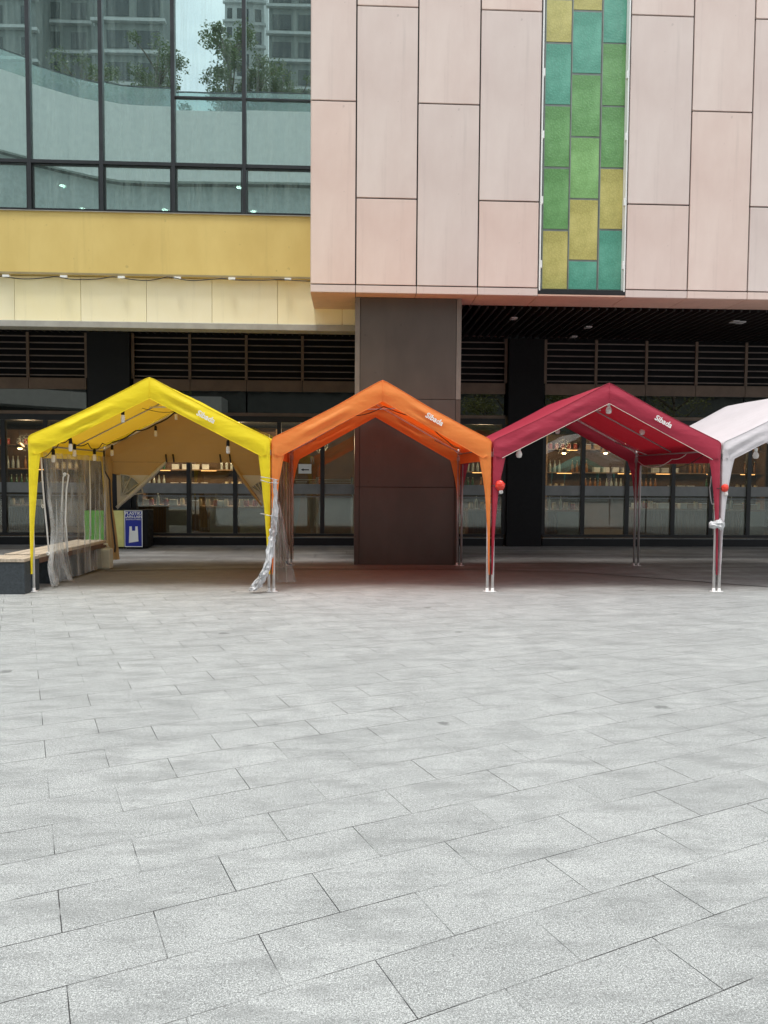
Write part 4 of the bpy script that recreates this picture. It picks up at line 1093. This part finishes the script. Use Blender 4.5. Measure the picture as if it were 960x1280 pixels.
def tower(pxa, pxb, D, H, mat, lab, wfrac=.55, dep=6):
    X0, X1 = RX(pxa, D), RX(pxb, D); Y = mirY(D)
    r = empty('apartment_tower', ((X0+X1)/2, Y-6, 0), lab, 'tower', 'towers mirrored in the windows')
    MB().box(X0, X1, Y-dep, Y, 0, H).build('tower_body', mat, r)
    wn = MB(); sl_ = MB(); n = max(2, int((X1-X0)/3.2)); st = (X1-X0)/n; z = 22
    while z < H-3:
        for k in range(n): wn.box(X0+k*st+st*(1-wfrac)/2, X0+(k+1)*st-st*(1-wfrac)/2, Y-.1, Y+.06, z, z+1.7)
        sl_.box(X0-.3, X1+.3, Y-.05, Y+.5, z-.7, z-.4); z += 3.1
    wn.build('window_grid', M_TOWERW, r); sl_.build('floor_slabs', M_TOWERB, r)
tower(-60, 60, 80, 75, M_TOWERA, 'pale grey tower mirrored at the far left of the upper windows', .4)
tower(64, 128, 84, 110, M_TOWERA, 'grey tower mirrored in the second window bay', .6, 3)
tower(132, 206, 78, 95, M_TOWERA, 'dark balconied tower mirrored in the third window bay', .75, 3)
tower(276, 301, 130, 130, M_TOWERB, 'slim pale tower mirrored beside the tree', .5)
tower(302, 332, 110, 120, M_TOWERB, 'white gridded tower mirrored right of the sky', .5)
tower(338, 400, 90, 110, M_TOWERA, 'dark tower mirrored in the rightmost window bay', .7)
tower(222, 244, 190, 78, M_TOWERB, 'distant low pale tower mirrored at the foot of the sky', .5)
def tree(X, Y, z0, h, cr, lab, mat, nleaf=5200, seed=1):
    random.seed(seed)
    r = empty('tree', (X, Y, z0), lab, 'tree')
    tr = MB(); tr.tube([(X, Y, z0), (X+.1, Y, z0+h*.25), (X-.05, Y+.1, z0+h*.5), (X, Y, z0+h*.85)], [h*.028, h*.022, h*.015, h*.004], 8)
    cl = []
    for k in range(26):
        a = rnd(0, 6.28); zz = z0+h*rnd(.32, .92); rad = cr*rnd(.35, 1)*(1-.55*abs((zz-z0)/h-.55)); c = Vector((X+rad*math.cos(a), Y+rad*math.sin(a), zz+h*.08))
        tr.tube([(X, Y, zz-h*.1), (X+(c.x-X)*.5, Y+(c.y-Y)*.5, zz), c], [h*.009, h*.006, h*.002], 6); cl.append((c, cr*rnd(.18, .40)))
    tr.build('trunk', M_BARK, r)
    lf = MB()
    for _ in range(nleaf):
        c, q = random.choice(cl); d = Vector((random.gauss(0, 1), random.gauss(0, 1), random.gauss(0, .7))).normalized()*q*rnd(.3, 1.05)
        p = c+d; s = h*rnd(.007, .015); a = Vector((rnd(-1, 1), rnd(-1, 1), rnd(-.5, .5))).normalized()*s; b = a.cross(Vector((rnd(-1, 1), rnd(-1, 1), 1))).normalized()*s*.5
        i = len(lf.v); lf.v += [tuple(p-a), tuple(p+b), tuple(p+a), tuple(p-b)]; lf.f.append([i, i+1, i+2, i+3])
    lf.build('crown', mat, r, smooth=False)
D = 56
tree(RX(285, D), mirY(D), zt_-1.5, RZ(50, D)-zt_+1.5, 2.6, 'roof garden tree mirrored against the sky in the upper window', M_LEAF, 6500, 3)
tree(RX(350, D), mirY(D), zt_-1.5, 6.0, 2.6, 'roof garden tree mirrored in the rightmost upper window', M_LEAF, 4000, 5)
for px_, hh, sd, lb in ((322, 8.2, 21, 'tall dark roof garden tree mirrored on the window bar right of the sky'), (372, 7.0, 22, 'roof garden tree mirrored at the pink wall edge of the upper window'), (110, 7.5, 23, 'roof garden tree mirrored in the second upper window bay'), (60, 6.5, 24, 'roof garden tree mirrored in the leftmost upper window bays'), (195, 9.0, 25, 'roof garden tree mirrored left of the sky patch')):
    tree(RX(px_, D), mirY(D)-.5, zt_-1.5, hh, 2.4, lb, M_LEAF, 4500, sd)
tree(RX(165, D), mirY(D), zt_-1.5, 5.5, 2.8, 'roof garden tree mirrored in the third upper window', M_LEAF, 4000, 6)
tree(-12, -12, 0, 8.0, 3.2, 'plaza tree behind the viewer, mirrored in the left shop glass', M_LEAF2, 6000, 8)
tree(9, -10, 0, 8.5, 3.4, 'plaza tree behind the viewer, mirrored in the right shop glass', M_LEAF2, 6000, 9)
tree(20, -13, 0, 8.0, 3.2, 'plaza tree behind the viewer further right', M_LEAF2, 5000, 10)
random.seed(11)
T5 = tent('market_tent', RX(690, 47), RX(690, 47)+3, 'teal', 'teal canopy tent mirrored in the first pane of the right hand shop', YF=-14, YB=-11.1, text=False)

# ------------------------------------------------------------------ light
wd = bpy.data.worlds.new('World'); scene.world = wd; wd.use_nodes = True; nt = wd.node_tree; nt.nodes.clear()
SUN_EL, SUN_AZ = math.radians(75), math.radians(198)       # azimuth from +Y clockwise: behind the viewer, a little left
sky = nt.nodes.new('ShaderNodeTexSky'); sky.sky_type = 'NISHITA'; sky.sun_disc = False; sky.sun_elevation = SUN_EL; sky.sun_rotation = SUN_AZ
sky.air_density = 1; sky.dust_density = 3
tc = nt.nodes.new('ShaderNodeTexCoord'); mp = nt.nodes.new('ShaderNodeMapping'); mp.inputs['Scale'].default_value = (1, 1, 2.2)
nt.links.new(tc.outputs['Generated'], mp.inputs[0])
cn_ = N(nt, 'ShaderNodeTexNoise', Scale=2.6, Detail=8., Roughness=.6); nt.links.new(mp.outputs[0], cn_.inputs['Vector'])
cf = ramp(nt, cn_.outputs['Fac'], .36, .56, .6, 1)
mc = mixrgb(nt, cf, (0, 0, 0), (11.5, 11.8, 12.2)); nt.links.new(sky.outputs[0], mc.node.inputs[6])
bg = nt.nodes.new('ShaderNodeBackground'); bg.inputs[1].default_value = .078; nt.links.new(mc, bg.inputs[0])
wo = nt.nodes.new('ShaderNodeOutputWorld'); nt.links.new(bg.outputs[0], wo.inputs[0])
sl = bpy.data.lights.new('sun', 'SUN'); sl.energy = 1.5; sl.angle = math.radians(14); sl.color = (1, .97, .92)
so = bpy.data.objects.new('sun', sl); COL.objects.link(so)
dirv = Vector((math.sin(SUN_AZ)*math.cos(SUN_EL), math.cos(SUN_AZ)*math.cos(SUN_EL), math.sin(SUN_EL)))
so.rotation_euler = dirv.to_track_quat('Z', 'Y').to_euler()
vs = scene.view_settings; vs.view_transform = 'Standard'; vs.look = 'None'; vs.exposure = .97; vs.gamma = 1; vs.use_curve_mapping = False
scene.render.engine = 'CYCLES'
cy = scene.cycles; cy.max_bounces = 8; cy.transparent_max_bounces = 16; cy.diffuse_bounces = 4; cy.glossy_bounces = 4; cy.transmission_bounces = 4; cy.sample_clamp_indirect = 6
